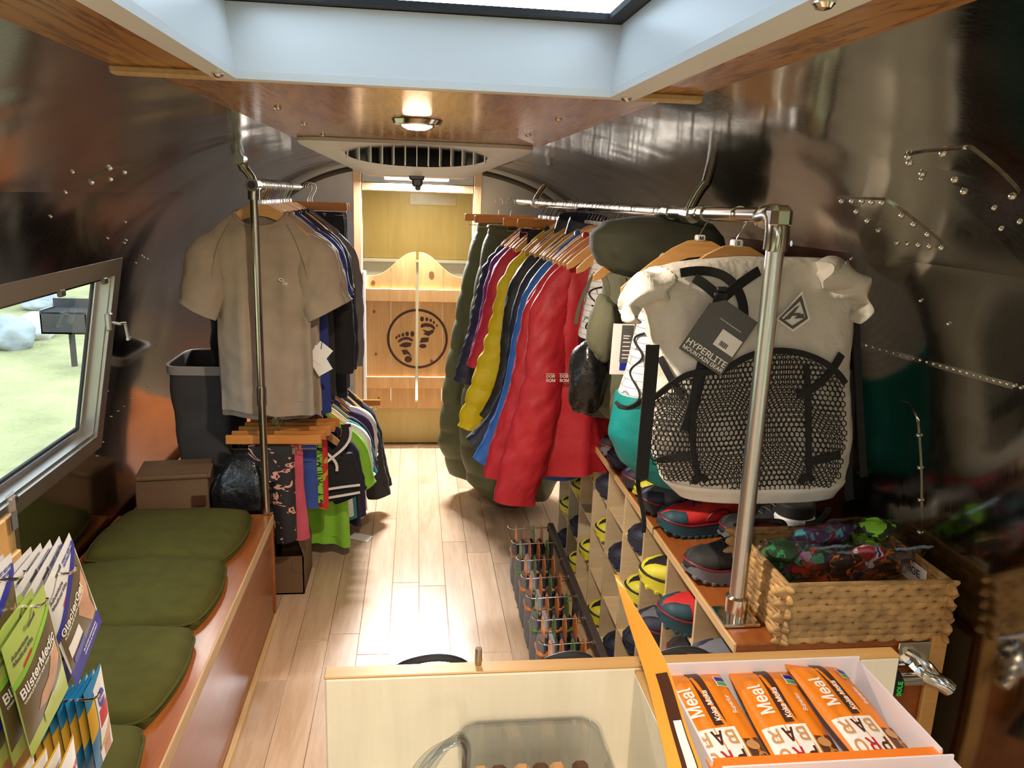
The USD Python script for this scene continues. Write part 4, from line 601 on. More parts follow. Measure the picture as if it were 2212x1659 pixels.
# shoes: toe at the origin, heel towards +x
def shoe(kind, label, loc, rot=(0, 0, 0), name='trail_shoe', S=1.0):
    up_, cap, sole, lace, lin = dict(navy=('shoe_black', 'shoe_navy', 'shoe_navy', 'black', 'shoe_grey'), yellow=('shoe_black', 'shoe_yellow', 'shoe_yellow', 'lace_lime', 'shoe_grey'), grey=('shoe_grey', 'shoe_navy', 'rubber', 'black', 'maroon'), red=('shoe_red', 'shoe_teal', 'shoe_teal', 'shoe_navy', 'maroon'), dark=('shoe_black', 'rubber', 'shoe_grey', 'black', 'maroon'), neon=('shoe_black', 'neon', 'rubber', 'neon', 'neon'))[kind]
    t = thing(name, label, 'shoe', loc, rot, (S, S, S)); X = [0, .006, .02, .05, .09, .13, .165, .20, .235, .262, .275]; w = [.010, .026, .039, .049, .052, .049, .043, .038, .037, .032, .016]; h = [.040, .054, .064, .071, .078, .094, .110, .117, .114, .114, .108]
    g = np.arange(28)*2*PI/28; c, s = np.cos(g), np.sin(g); R = []
    xs = np.linspace(0, .275, 26)
    for x in xs:
        ww, hh = np.interp(x, X, w), np.interp(x, X, h); lo = .020+.012*max(0, 1-x/.05); mid = (lo+hh)/2
        R.append(np.stack([np.full(28, x), ww*np.sign(c)*abs(c)**.8*(1-.25*np.maximum(s, 0)), mid+(hh-lo)/2*np.sign(s)*abs(s)**.8], 1))
    obj('upper', loft(R), up_, t, 60)
    op = [(.165, 0), (.18, .026), (.21, .030), (.245, .026), (.262, 0), (.245, -.026), (.21, -.030), (.18, -.026)]; P = spline([(x, y, .112+.006*abs(y)/.03+(.010 if x > .25 else 0)) for x, y in op+[op[0]]], 40)[:-1]
    obj('collar', tube(P, .008, 8, True), up_, t, 60); obj('opening', put(ext([[(p[0], p[1]) for p in P]], .004), (0, 0, .112), (1, 0, 0), (0, 1, 0)), lin, t)
    out = [(x, np.interp(x, X, w)+.005) for x in np.linspace(0, .275, 22)]; out = out+[(x, -y) for x, y in out[::-1]]
    m = ext([out], .030); v = m.vertices; v[:, 2] += .018*np.clip(1-v[:, 0]/.06, 0, 1)**1.5+.006*np.clip((v[:, 0]-.2)/.07, 0, 1); obj('sole', tm(v, m.faces), sole, t)
    lug = []
    for k in range(13):
        x = .012+k*.020; ww = np.interp(x, X, w)
        for sgn in (-1, 1): lug.append(box((x, sgn*(ww-.002), -.001+.018*max(0, 1-x/.06)**1.5), (.012, .018, .010), .002))
    obj('lugs', cat_(*lug), sole, t, False, kind='stuff')
    Rc = []
    for x in np.linspace(-.003, .062, 12):
        ww, hh = np.interp(max(x, 0), X, w)+.0025, np.interp(max(x, 0), X, h)+.0035; lo = .012+.014*max(0, 1-x/.05); mid = (lo+hh)/2; q = 1-.16*max(0, (x-.03)/.03)
        Rc.append(np.stack([np.full(28, x), ww*c*1.0, np.minimum(mid+(hh-lo)/2*s, lo+(hh-lo)*.80*q+.02*abs(c))], 1))
    obj('toe_cap', loft(Rc), cap, t, 50)
    obj('cap_seams', cat_(*[tube(spline([(np.interp(abs(y), [0, .05], [-.003, .05]), y, .026), (np.interp(abs(y), [0, .05], [-.003, .052])+.004, y*1.0, .045), (np.interp(abs(y), [0, .05], [.004, .06])+.002, y*.9, .058)], 8), .0011, 5) for y in (-.03, -.015, .012, .03)]), 'black', t, kind='stuff')
    obj('rand', tube(spline([(.262, w_*.9, .036) if 0 else (x, sg*(np.interp(x, X, w)+.002), .034+.012*max(0, 1-x/.05)) for x, sg in [(.26, 1), (.2, 1), (.12, 1), (.05, 1), (.012, 1), (-.001, .01), (.012, -1), (.05, -1), (.12, -1), (.2, -1), (.26, -1)]], 50), .0035, 6), lin if kind in ('red', 'grey', 'dark') else 'rubber', t)
    lc = []
    for k in range(4):
        x = .09+k*.021; z = np.interp(x, X, h)+.004; lc += [tube(spline([(x, -.022, z-.009), (x+.008, 0, z+.002), (x+.02, .022, z-.002)], 8), .0022, 6), tube(spline([(x, .022, z-.009), (x+.008, 0, z+.003), (x+.02, -.022, z-.002)], 8), .0022, 6)]
    obj('laces', cat_(*lc), lace, t); obj('tongue', box((.155, 0, .121), (.05, .04, .008), .003), up_, t)
    obj('side_panel', cat_(*[tube(spline([(.12, sg*.0505, .045), (.15, sg*.046, .072), (.19, sg*.0395, .066), (.2, sg*.039, .045)], 16), .0028, 6) for sg in (-1, 1)]), lin if kind in ('red', 'grey', 'dark') else 'shoe_grey', t)
    return t
PROTO = {}
def put_shoe(kind, label, loc, rot=(0, 0, 0), S=1.0):
    if kind in PROTO: return dup(PROTO[kind], loc, rot, (S, S, S), label=label, name='trail_shoe')
    PROTO[kind] = shoe(kind, label, loc, rot, S=S); return PROTO[kind]
rown = ['bottom', 'second lowest', 'second', 'top']; cn = ['first', 'second', 'third', 'fourth', 'fifth', 'sixth', 'seventh', 'eighth', 'ninth']
kname = dict(navy='black shoe with navy toe', yellow='black shoe with yellow toe', grey='grey shoe with navy toe', red='red shoe with teal toe', dark='black shoe with grey sole')
shr = random.Random(3)
for c_ in range(9):
    for r_ in range(4):
        kind = 'yellow' if (c_+r_) % 2 == 1 else 'navy'
        if c_ == 0: kind = 'grey'
        if c_ == 1: kind = 'red' if r_ == 3 else ('grey' if r_ == 1 else 'dark')
        if c_ == 2: kind = 'yellow' if r_ == 3 else ('grey' if r_ == 2 else ('navy' if r_ == 1 else 'yellow'))
        if (c_, r_) in ((4, 3), (6, 0), (7, 3), (3, 0), (5, 1), (4, 1), (6, 2)): continue
        yc = (DY[c_]+DY[c_+1])/2; big = (c_, r_) in ((1, 3), (2, 3), (0, 3), (2, 2)); x = XF-(.022 if not big else .06 if c_ < 2 else .05)+shr.random()*.01
        put_shoe(kind, f'{kname[kind]} in the {rown[r_]} row, {cn[c_]} cubby from the near end', (x, yc-.04+shr.random()*.02, ZR[r_]+.006), (0, 0, shr.uniform(-5, 5)), 1.14 if c_ > 1 else 1.08)
        if c_ < 2 and r_ in (1, 2): put_shoe(kind, f'far {kname[kind]} of the pair, {rown[r_]} row, {cn[c_]} cubby', (x+.03, yc+.07, ZR[r_]+.006), (0, 0, shr.uniform(-3, 3)))
for k, (kind, px, py, rz, lb) in enumerate([('dark', 1470, 1250, 8, 'large black trail shoe with grey rugged sole, nearest on the cabinet top'), ('red', 1422, 1150, 4, 'red and teal shoe on the cabinet top beside the post strap'), ('grey', 1378, 1105, 0, 'grey shoe with black heel on the cabinet top under the teal pack'), ('yellow', 1372, 1082, 10, 'black shoe with yellow toe on the cabinet top under the teal pack'), ('grey', 1310, 1055, -4, 'grey shoe with pink line on the cabinet top'), ('navy', 1290, 1010, 0, 'navy shoe on the cabinet top below the red jacket'), ('dark', 1262, 985, 0, 'black shoe farthest back on the cabinet top')]):
    p = atz(px, py, TOPZ); put_shoe(kind, lb, (max(p[0], XF-.02), p[1], TOPZ+.006), (0, 0, rz))
put_shoe('neon', 'black shoe with neon green webbing on the cabinet top behind the red one', (.86, 2.18, TOPZ+.006), (0, 0, -20)) ; put_shoe('dark', 'black shoe behind the basket on the cabinet top', (.84, 1.96, TOPZ+.006), (0, 0, 5))
tb = thing('lidded_tub', 'small mint and white tub with a ribbed black cap behind the basket', 'tub', (1.03, 1.93, TOPZ+.001)); obj('tub', revolve([(.05, 0), (.055, .005), (.055, .09), (.05, .095)], n=28), 'white_plastic', tb); obj('cap', revolve([(.05, .0955), (.05, .125), (.045, .13), (.001, .13)], n=28), 'rubber', tb); obj('band', revolve([(.0555, .025), (.0558, .03), (.0558, .06), (.0555, .065)], n=28), 'green_print', tb)
# ------------------------------------------------------------------ sock rack in front of the cabinet
sr = thing('sock_rack', 'low brown metal rack bar with chrome hooks for sock packs', 'rack', (.575, 0, 0))
obj('bar', bb((-.012, 1.98, .262), (.012, 3.12, .300), .003), 'dark_metal', sr)
for y in (2.0, 2.55, 3.09): obj('leg', bb((-.01, y-.01, 0), (.01, y+.01, .262), .002), 'dark_metal', sr); 
for y in (2.0, 2.55, 3.09): obj('foot', bb((-.15, y-.012, 0), (.05, y+.012, .012), .002), 'dark_metal', sr)
HY = [2.06+.148*k for k in range(8)]
for y in HY: obj('hook', tube([(-.010, y, .288), (-.165, y, .283), (-.182, y, .292), (-.186, y, .30)], .0028, 8), 'chrome', sr); obj('ring', tube([(-.0135, y+.012*math.cos(a), .285+.016*math.sin(a)) for a in np.linspace(0, 2*PI, 18)[:-1]], .0025, 6, True), 'chrome', sr)
def sock_pack(label, loc, m, tagm):
    t = thing('sock_pack', label, 'socks', loc)
    obj('card', put(ext([[(-.038, -.035), (.038, -.035), (.038, .03), (.012, .055), (-.012, .055), (-.038, .03)], [(.006*math.cos(a), .030+.006*math.sin(a)) for a in np.linspace(0, 2*PI, 12)[:-1]][::-1]], .0016), (.0008, 0, -.035), (0, 1, 0), (0, 0, 1)), tagm, t, False)
    g = np.arange(24)*2*PI/24; R = [np.stack([a*np.cos(g)+.003*np.sin(g*3+z*60), b*np.sign(np.sin(g))*abs(np.sin(g))**.7+off, np.full(24, z)], 1) for z, a, b, off in ((-.055, .010, .040, 0), (-.075, .016, .044, 0), (-.13, .018, .044, .002), (-.19, .017, .042, .004), (-.23, .016, .046, .008), (-.252, .010, .036, .010))]
    obj('sock', loft(R), m, t, 60); obj('band', cat_(box((0, .002, -.10), (.039, .094, .03), .012)), tagm if tagm == 'sock_tag' else 'sock_tag2', t, 40); return t
SP = {}
for i, y in enumerate(HY):
    for j in range(4):
        k = (i*5+j*3) % 5; m = ['sock_grey', 'sock_dark', 'sock_blue', 'sock_light', 'sock_dark'][k]; nm = ['grey', 'charcoal', 'blue', 'pale blue', 'dark'][k]; tg = 'sock_tag' if (i+j) % 3 else 'sock_tag2'
        lb = f"{nm} sock pack, {['outermost', 'second', 'third', 'innermost'][j]} on the {cn[i]} hook from the near end of the rack"; loc = (.575-.150+.036*j, y, .277)
        if (k, tg) in SP: dup(SP[(k, tg)], loc, label=lb, name='sock_pack')
        else: SP[(k, tg)] = sock_pack(lb, loc, m, tg)
# ------------------------------------------------------------------ woven basket with packed gaiters
BL, BR_, BF, BB, BZ0, BH = .782, 1.150, 1.452, 1.742, TOPZ+.001, .135
bk = thing('woven_basket', 'rectangular woven water-hyacinth basket on the cabinet corner', 'basket', (BL, BF, BZ0)); o = A([BL, BF, BZ0])
W_, D_ = BR_-BL, BB-BF
obj('lining', cat_(bb((.008, .008, .002), (.013, D_-.008, BH-.012)), bb((W_-.013, .008, .002), (W_-.008, D_-.008, BH-.012)), bb((.008, .008, .002), (W_-.008, .013, BH-.012)), bb((.008, D_-.013, .002), (W_-.008, D_-.008, BH-.012)), bb((.008, .008, 0), (W_-.008, D_-.008, .006))), 'straw', bk, False)
st = trimesh.creation.icosphere(2); st.apply_scale((.026, .0080, .0092)); wv = np.random.RandomState(5); nrow = 9
for rI in range(nrow):
    z = .008+rI*(BH-.016)/(nrow-1)
    for sI, (p0, p1) in enumerate((((0, 0), (W_, 0)), ((W_, 0), (W_, D_)), ((W_, D_), (0, D_)), ((0, D_), (0, 0)))):
        p0, p1 = A(p0), A(p1); L = np.linalg.norm(p1-p0); dr = (p1-p0)/L; ang = math.atan2(dr[1], dr[0]); ms = []; nS = int(L/.020)
        for k in range(nS+1):
            q = p0+dr*(L*k/nS); mm_ = st.copy(); mm_.apply_scale(wv.uniform(.9, 1.12))
            mm_.apply_transform(trimesh.transformations.rotation_matrix((.30 if (k+rI) % 2 else -.26)+wv.uniform(-.1, .1), [0, 1, 0])); mm_.apply_transform(trimesh.transformations.rotation_matrix(ang+wv.uniform(-.1, .1), [0, 0, 1])); mm_.apply_translation((q[0], q[1], z+wv.uniform(-.001, .001))); ms.append(mm_)
        obj('braided_row', cat_(*ms), 'straw', bk, True)
rimP = [(0, 0), (W_, 0), (W_, D_), (0, D_)]
rp = []
for a_, b_ in zip(rimP, rimP[1:]+rimP[:1]):
    for f in np.linspace(0, 1, 12)[:-1]: rp.append((a_[0]+(b_[0]-a_[0])*f, a_[1]+(b_[1]-a_[1])*f, BH))
obj('rim', tube(rp, .0065, 8, True), 'straw', bk, 60)
sg = thing('size_sign', 'white LARGE sign tucked in the right end of the basket', 'sign', (BR_-.022, BF+.10, BZ0+BH-.03), (0, -8, 0)); obj('card', bb((-.001, -.055, -.02), (.001, .055, .032)), 'card_white', sg, False); obj('lettering', text('LARGE', .018, (-.0016, .045, .004), (0, -1, 0), (0, 0, 1), .0006, True), 'card_grey', sg)
for nm_, stops, sc in (('cloth_green', [(0, (.25, .65, .03)), (.5, (.25, .65, .03)), (.52, (.01, .02, .01))], 30.), ('cloth_purple', [(0, (.03, .01, .08)), (.45, (.03, .01, .08)), (.5, (.02, .25, .3)), (.6, (.35, .02, .15))], 22.), ('cloth_flag', [(0, (.45, .015, .03)), (.46, (.45, .015, .03)), (.48, (.7, .7, .72)), (.56, (.03, .02, .25))], 16.), ('cloth_flame', [(0, (.02, .01, .01)), (.46, (.02, .01, .01)), (.5, (.65, .12, .01)), (.62, (.75, .4, .03))], 20.), ('cloth_jungle', [(0, (.01, .05, .02)), (.45, (.01, .06, .02)), (.52, (.03, .3, .08)), (.6, (.02, .02, .03))], 22.), ('cloth_mix', [(0, (.5, .03, .02)), (.48, (.03, .03, .05)), (.54, (.05, .25, .12)), (.6, (.3, .05, .2))], 26.)): pattern(nm_, stops, sc, .6, (1, 1, 1), 1.)
def packet(k, cl, x, y, zoff, lab, rx=-35, rz=0, w=.046):
    t = thing('cloth_packet', lab, 'packet', (x, y, BZ0+zoff+.012), (rx-8, 0, rz), (1.08, 1.5, 1.1)); g = np.arange(30)*2*PI/30
    R = [np.stack([a*np.cos(g)+.004*np.sin(g*4+z*90+k), b*np.sin(g)*(1+.2*np.sin(z*120+k)), np.full(30, z)], 1) for z, a, b in zip(np.linspace(-.095, .085, 20), [.004]+[w*.78+.003*math.sin(q*1.9+k) for q in range(18)]+[.004], [.003]+[.012+.003*math.sin(q*2.3+k) for q in range(18)]+[.003])]
    obj('cloth', loft(R), cl, t, 60); Rf = [np.stack([(w)*np.sign(np.cos(g))*abs(np.cos(g))**.5+.002*np.sin(g*5+z*70), b*np.sign(np.sin(g))*abs(np.sin(g))**.8+.0015*np.sin(g*7+z*150), np.full(30, z)], 1) for z, b in zip(np.linspace(-.10, .115, 22), [.002]+[.0185+.002*math.sin(q*1.3) for q in range(16)]+[.012, .007, .003, .002, .002])]
    obj('sleeve', loft(Rf), 'film', t, 60); return t
for k, (cl, x, y, zo, lab, rx, rz) in enumerate([('cloth_jungle', .83, 1.63, .085, 'packet with dark green leafy cloth at the left end of the basket', 48, -6), ('cloth_mix', .89, 1.60, .085, 'packet with red, green and black cloth in the basket', 50, 5), ('cloth_purple', .915, 1.655, .105, 'packet with purple and teal cloth near the back of the basket', 46, -10), ('cloth_flame', .955, 1.59, .082, 'packet with small orange specks in the basket middle', 52, 3), ('cloth_flag', 1.02, 1.60, .092, 'packet with red, white and blue cloth', 50, -4), ('cloth_flame', 1.085, 1.60, .088, 'packet with black and orange flame cloth beside the LARGE sign', 54, 6), ('cloth_green', 1.09, 1.685, .118, 'packet with lime green and black cloth at the back right corner', 55, -12), ('cloth_purple', .975, 1.675, .105, 'clear packet with dark cloth behind the flag one', 44, 8)]): packet(k, cl, x, y, zo, lab, rx, rz)
gb = thing('grab_bar', 'chrome corner grab bar on the cabinet end', 'bar', (1.07, CY0-.006, .68))
obj('socket', cat_(box((.03, -.02, -.012), (.05, .04, .04), .010), tube(spline([(.03, -.03, -.012), (.06, -.05, -.02), (.075, -.055, -.03)], 8), .018, 12)), 'chrome', gb); obj('plate', bb((-.02, -.004, -.01), (.06, 0, .05), .002), 'chrome', gb); obj('tube', rod((-.12, -.03, -.026), (.03, -.03, -.02), .014, 14), 'chrome', gb); obj('bracket_arm', tube(spline([(.0, -.004, .03), (.03, -.03, .015), (.05, -.045, -.01)], 10), .010, 10), 'chrome', gb)
hb = thing('strap_loop', 'black webbing loop with green lettering hung on the chrome grab bar', 'strap', (1.0, CY0-.036, .654))
obj('loop', cat_(*[loft([[(x, r_*math.cos(a), r_*math.sin(a)) for a in np.linspace(0, 2*PI, 24)[:-1]] for x, r_ in ((-.055, .018), (-.05, .027), (0, .029), (.04, .026), (.045, .017))])]), 'webbing', hb, 50); obj('tail', strap(spline([(0, 0, -.02), (.01, -.01, -.07), (.03, .0, -.12), (.05, 0, -.16)], 14), .05, .012), 'webbing', hb); obj('lettering', text('SOLE', .010, (.033, -.0265, -.016), (0, 0, 1), (-1, 0, 0), .002, True), 'neon', hb)
# ------------------------------------------------------------------ backpacks on the right rail
M['pack_grid'] = usdkit.material(stage, '/World/Looks/pack_grid', {'tc': ('texture_coordinate', {}), 'mp': ('mapping', {'rotation': (PI/2, .5, 0.)}), 'b': ('brick_texture', {'scale': 1.0, 'brick_width': .026, 'row_height': .02, 'mortar_size': .0009, 'mortar_smooth': .2, 'color1': (.72, .71, .74), 'color2': (.70, .69, .73), 'mortar': (.22, .21, .25)}), 'p': ('principled_bsdf', {'roughness': .45})}, [('tc.object', 'mp.vector'), ('mp.vector', 'b.vector'), ('b.color', 'p.base_color')], surface='p.BSDF')
class Pack:
    def __init__(s, name, label, yc, yf, rows, loc):
        s.t = thing(name, label, 'backpack', loc); s.o = A(loc, float); s.yc, s.yf = yc, yf
        K = []
        for py, l, r, b in rows:
            a, c = at(l, py, yc), at(r, py, yc); K.append(((at(l, py, yf)[2]+at(r, py, yf)[2])/2, (a[0]+c[0])/2, (c[0]-a[0])/2, b))
        s.K = A(sorted(K)); s.e = 2.6
    def sec(s, z): return [np.interp(z, s.K[:, 0], s.K[:, k]) for k in (1, 2, 3)]
    def y_at(s, x, z, off=.003):
        cx, a, b = s.sec(z); u = min(abs((x-cx)/a), .995); return s.yc-b*(1-u**s.e)**(1/s.e)-off
    def pt(s, px, py, off=.003):
        y = s.yf
        for _ in range(5): p = at(px, py, y); y = s.y_at(p[0], p[2], off)
        return at(px, py, y)
    def loft(s, z0, z1, seed, g=0., n=90, m=40, amp=.010, fr=9.):
        R = []; q = np.arange(n)*2*PI/n; c, sn = np.cos(q), np.sin(q); u = np.sign(c)*abs(c)**(2/s.e); v = np.sign(sn)*abs(sn)**(2/s.e)
        for z in np.linspace(z0, z1, m):
            cx, a, b = s.sec(z); P = np.stack([cx+(a+g)*u, s.yc+(b+g)*v, np.full(n, z)], 1)
            d = 1+amp/.1*(abs(meshkit.fbm(P*fr, 3, seed)-.5)*1.6-.3)[:, None]*A([.5, 1, 0]); P[:, :2] = A([cx, s.yc])+(P[:, :2]-A([cx, s.yc]))*d[:, :2]; R.append(P)
        return loft(R)
    def add(s, name, mesh, m, smooth=50, label=None, par=None, kind=None):
        mesh = mesh.copy(); mesh.apply_translation(-s.o); return obj(name, mesh, m, par or s.t, smooth, label, kind)
    def strap(s, pix, w, name='strap', m='webbing', off=.006, n=24, label=None, t=.004): return s.add(name, strap(spline([s.pt(a, b, off) for a, b in pix], n), w, t), m, 40, label)
# front white pack
YF = 1.66
fp = Pack('backpack', 'white ultralight backpack with black mesh pockets and a diamond logo, front of the rail', 1.765, YF, [(562, 1590, 1780, .022), (575, 1470, 1822, .040), (600, 1385, 1842, .055), (640, 1366, 1850, .066), (700, 1392, 1838, .078), (770, 1404, 1826, .092), (850, 1398, 1826, .100), (950, 1394, 1830, .104), (1020, 1408, 1822, .100), (1070, 1432, 1806, .090), (1100, 1462, 1788, .07)], (.72, 1.765, .96))
zt, zb, zband = fp.K[-1, 0], fp.K[0, 0], at(1600, 1062, YF)[2]
fp.add('body', fp.loft(zband-.02, zt, 3, 0, 110, 60, .012, 11), 'pack_white'); fp.add('base_band', fp.loft(zb, zband, 4, .004, 90, 14, .006), 'pack_band', label='white fabric base')
g_ = np.arange(24)*2*PI/24
for e, tp_ in (([(1440, 612), (1400, 622), (1368, 642), (1352, 668), (1372, 690)], (.030, .040, .036, .026, .006)), ([(1770, 590), (1815, 600), (1848, 622), (1858, 655), (1838, 690)], (.030, .042, .038, .028, .006))):
    P = spline([at(a, b, YF+.05) for a, b in e], 26); rr0 = np.interp(np.linspace(0, 4, 26), range(5), tp_)
    RR = [np.stack([np.full(24, P[k][0])+rr0[k]*.35*np.sin(g_*3+k*.5), P[k][1]+.05*np.cos(g_), P[k][2]+rr0[k]*np.sin(g_)*(1+.18*np.sin(k*.9+g_*3))], 1) for k in range(26)]
    fp.add('roll_end', loft(RR), 'pack_white', 40)
topm = [(1396, 868), (1440, 838), (1500, 806), (1560, 800), (1600, 778), (1690, 758), (1765, 775), (1826, 828)]
topl = LineString(topm); poly = Polygon(topm+[(1830, 950), (1818, 1030), (1798, 1056), (1620, 1060), (1520, 1052), (1432, 1038), (1404, 990)])
def netmesh(P, poly, cell, r, off):
    V = []; F = []; nb = 0; h = cell*math.sqrt(3)/2*1.15; seg = []
    x0, y0, x1, y1 = poly.bounds
    rows_ = int((y1-y0)/h)+2; cols = int((x1-x0)/cell)+2
    for rI in range(rows_):
        for cI in range(cols):
            cx = x0+cI*cell+(cell/2 if rI % 2 else 0)+4*math.sin(rI*.15+cI*.1); cy = y0+rI*h+6*math.sin(cI*.16)
            a = (cx, cy-h*.36); b = (cx, cy+h*.30); l = (cx-cell/2, cy+h*.64); rgt = (cx+cell/2, cy+h*.64); seg += [(a, b), (b, l), (b, rgt)]
    from shapely.prepared import prep
    pp = prep(poly)
    for p, q in seg:
        if pp.contains(Point(p)) and pp.contains(Point(q)):
            A0, B0 = P.pt(*p, off), P.pt(*q, off); d = B0-A0; d /= np.linalg.norm(d)+1e-9; n = np.cross(d, [0, 1, 0]); n /= np.linalg.norm(n)+1e-9; k = np.cross(d, n)
            for E in (A0-d*r*.5, B0+d*r*.5): V += [E+n*r, E+k*r*.7, E-n*r, E-k*r*.7]
            F += [[nb+i, nb+(i+1) % 4, nb+4+(i+1) % 4] for i in range(4)]+[[nb+i, nb+4+(i+1) % 4, nb+4+i] for i in range(4)]; nb += 8
    return tm(V, F)
fp.add('mesh_pocket', cat_(netmesh(fp, poly, 10.4, .00135, .007), netmesh(fp, poly.buffer(-6), 11.3, .0011, .0045)), 'webbing', False, 'black hexagonal mesh pocket', kind='stuff')
fp.strap(topm, .014, 'pocket_binding', off=.009, n=40)
for pix, w in [([(1560, 650), (1545, 700), (1515, 800), (1496, 880), (1480, 930)], .026), ([(1500, 600), (1535, 625), (1556, 645)], .022), ([(1640, 585), (1600, 612), (1566, 640)], .022), ([(1470, 590), (1520, 585), (1570, 600), (1600, 640), (1606, 690)], .020),
               ([(1425, 772), (1440, 800), (1462, 838), (1478, 856)], .016), ([(1500, 845), (1496, 930), (1502, 1000), (1514, 1038)], .014), ([(1418, 996), (1460, 988), (1500, 984)], .020), ([(1818, 765), (1790, 808), (1750, 842), (1722, 852)], .018), ([(1742, 790), (1746, 880), (1747, 960), (1748, 1035)], .014), ([(1740, 1000), (1780, 990), (1814, 982)], .020), ([(1730, 1045), (1740, 1030), (1756, 1038)], .016), ([(1500, 1045), (1512, 1030), (1526, 1040)], .016)]: fp.strap(pix, w)
for pix, w, y in [([(1410, 745), (1402, 850), (1392, 960), (1386, 1035)], .030, 1.665), ([(1848, 680), (1852, 780), (1858, 900), (1866, 1030)], .018, 1.74), ([(1832, 800), (1836, 900), (1832, 990), (1836, 1080)], .022, 1.75), ([(1640, 1085), (1620, 1120), (1600, 1175), (1590, 1230)], .018, 1.74), ([(1790, 1095), (1780, 1115), (1762, 1128), (1740, 1132)], .014, 1.72)]: fp.add('strap_tail', strap(spline([at(a, b, y) for a, b in pix], 20), w, .004), 'webbing', 40)
fp.add('shoulder_pad', loft([[(c[0]+.02*math.cos(a), c[1]+.012*math.sin(a), c[2]) for a in np.linspace(0, 2*PI, 16)[:-1]] for c in spline([(.96, 1.80, 1.43), (.99, 1.83, 1.30), (.985, 1.84, 1.15), (.97, 1.83, 1.05)], 20)]), 'webbing', label='black padded shoulder strap')
p_ = fp.pt(1556, 648, .014); fp.add('buckle', cat_(box(p_, (.032, .012, .036), .004), box(p_+A([0, -.004, .024]), (.024, .010, .012), .003)), 'black', 40)
def onp(P, pix, off): return [P.pt(a, b, off) for a, b in pix]
def flat(P, pix, off, t=.0016, holes=()):
    c = np.mean([P.pt(a, b, off) for a, b in pix], 0); u = P.pt(pix[0][0]+30, pix[0][1], off)-P.pt(pix[0][0], pix[0][1], off); u = u/np.linalg.norm(u); yy = c[1]
    L = [[(q[0]-c[0], q[2]-c[2]) for q in (at(a, b, yy) for a, b in l)] for l in (pix,)+tuple(holes)]
    return put(ext(L, t), c, (1, 0, 0), (0, 0, 1))
lg = fp.add('logo_patch', flat(fp, [(1733, 631), (1750, 690), (1712, 717), (1675, 690)], .010), 'white_print', label='white diamond logo patch')
ls = lambda pix, holes=(): (lambda m: (m.apply_translation(-fp.o+A([0, -.0018, 0])), m)[1])(flat(fp, pix, .0105, .001, holes))
fp.add('logo_frame', flat(fp, [(1731, 638), (1745, 688), (1712, 711), (1682, 689)], .0135, .001, ([(1728, 650), (1740, 686), (1712, 704), (1688, 687)],)), 'card_grey', par=lg)
fp.add('logo_mark', cat_(*[flat(fp, q, .0135, .001) for q in ([(1690, 692), (1706, 689), (1727, 660), (1719, 664)], [(1716, 688), (1738, 687), (1735, 678), (1724, 679), (1722, 682)], [(1708, 683), (1728, 680), (1728, 676), (1712, 677)])]), 'card_grey', par=lg)
yt = 1.645; tp = lambda a, b: at(a, b, yt)
tagp = [(1562, 650), (1642, 700), (1556, 812), (1466, 752)]; O = tp(1466, 752); uX = tp(1556, 812)-O; uX = uX/np.linalg.norm(uX); uY = tp(1562, 650)-O; uY = uY-uX*(uY@uX); uY = uY/np.linalg.norm(uY)
Wd, Hd = float((tp(1556, 812)-O)@uX), float((tp(1642, 700)-tp(1556, 812))@uY)
nn = np.cross(uX, uY); TG = lambda m, z=0.: put(m, O+nn*z, uX, uY)
tg = fp.add('hang_tag', TG(ext([[(0, 0), (Wd, 0), (Wd, Hd), (Wd*.22, Hd), (0, Hd*.82)]], .0016)), 'card_grey', False, 'dark grey card tag')
def tl(s_, h, x, y, b=True):
    m = meshkit.text_mesh(s_, h, .0006, b); m.apply_translation((x, y, 0)); return TG(m, .0017)
m1 = meshkit.text_mesh('HYPERLITE', .0135, .0006, True); k_ = (Wd*.94)/m1.bounds[1][0]; m1.apply_scale((k_, 1, 1)); m1.apply_translation((Wd*.03, .018, 0)); m2 = meshkit.text_mesh('MOUNTAIN GEAR', .0085, .0006, True); k_ = (Wd*.94)/m2.bounds[1][0]; m2.apply_scale((k_, 1, 1)); m2.apply_translation((Wd*.03, .006, 0))
[fp.add('lettering', m_, 'white_print', False, par=tg) for m_ in (TG(m1, .0017), TG(m2, .0017), tl('HYPERLITEMOUNTAINGEAR.COM', .0026, Wd*.32, Hd*.72, False))]
fp.add('price_sticker', TG(ext([[(Wd*.50, Hd*.34), (Wd*.97, Hd*.34), (Wd*.97, Hd*.62), (Wd*.50, Hd*.62)]], .0006), .0017), 'card_white', False, par=tg); fp.add('barcode', cat_(*[TG(ext([[(Wd*.60+k*.0026, Hd*.38), (Wd*.60+k*.0026+.0012*(1+k % 2*.5), Hd*.38), (Wd*.60+k*.0026+.0012*(1+k % 2*.5), Hd*.46), (Wd*.60+k*.0026, Hd*.46)]], .0004), .0024) for k in range(8)]), 'black', False, par=tg)
hanger('wood', (RX(1.77), 1.77, 1.622), 0, 'wooden hanger with a white S size collar above the diamond-logo pack', 'S'); hanger('wood', (RX(2.02), 2.02, 1.62), -4, 'wooden hanger with a white M size collar behind the S one', 'M')
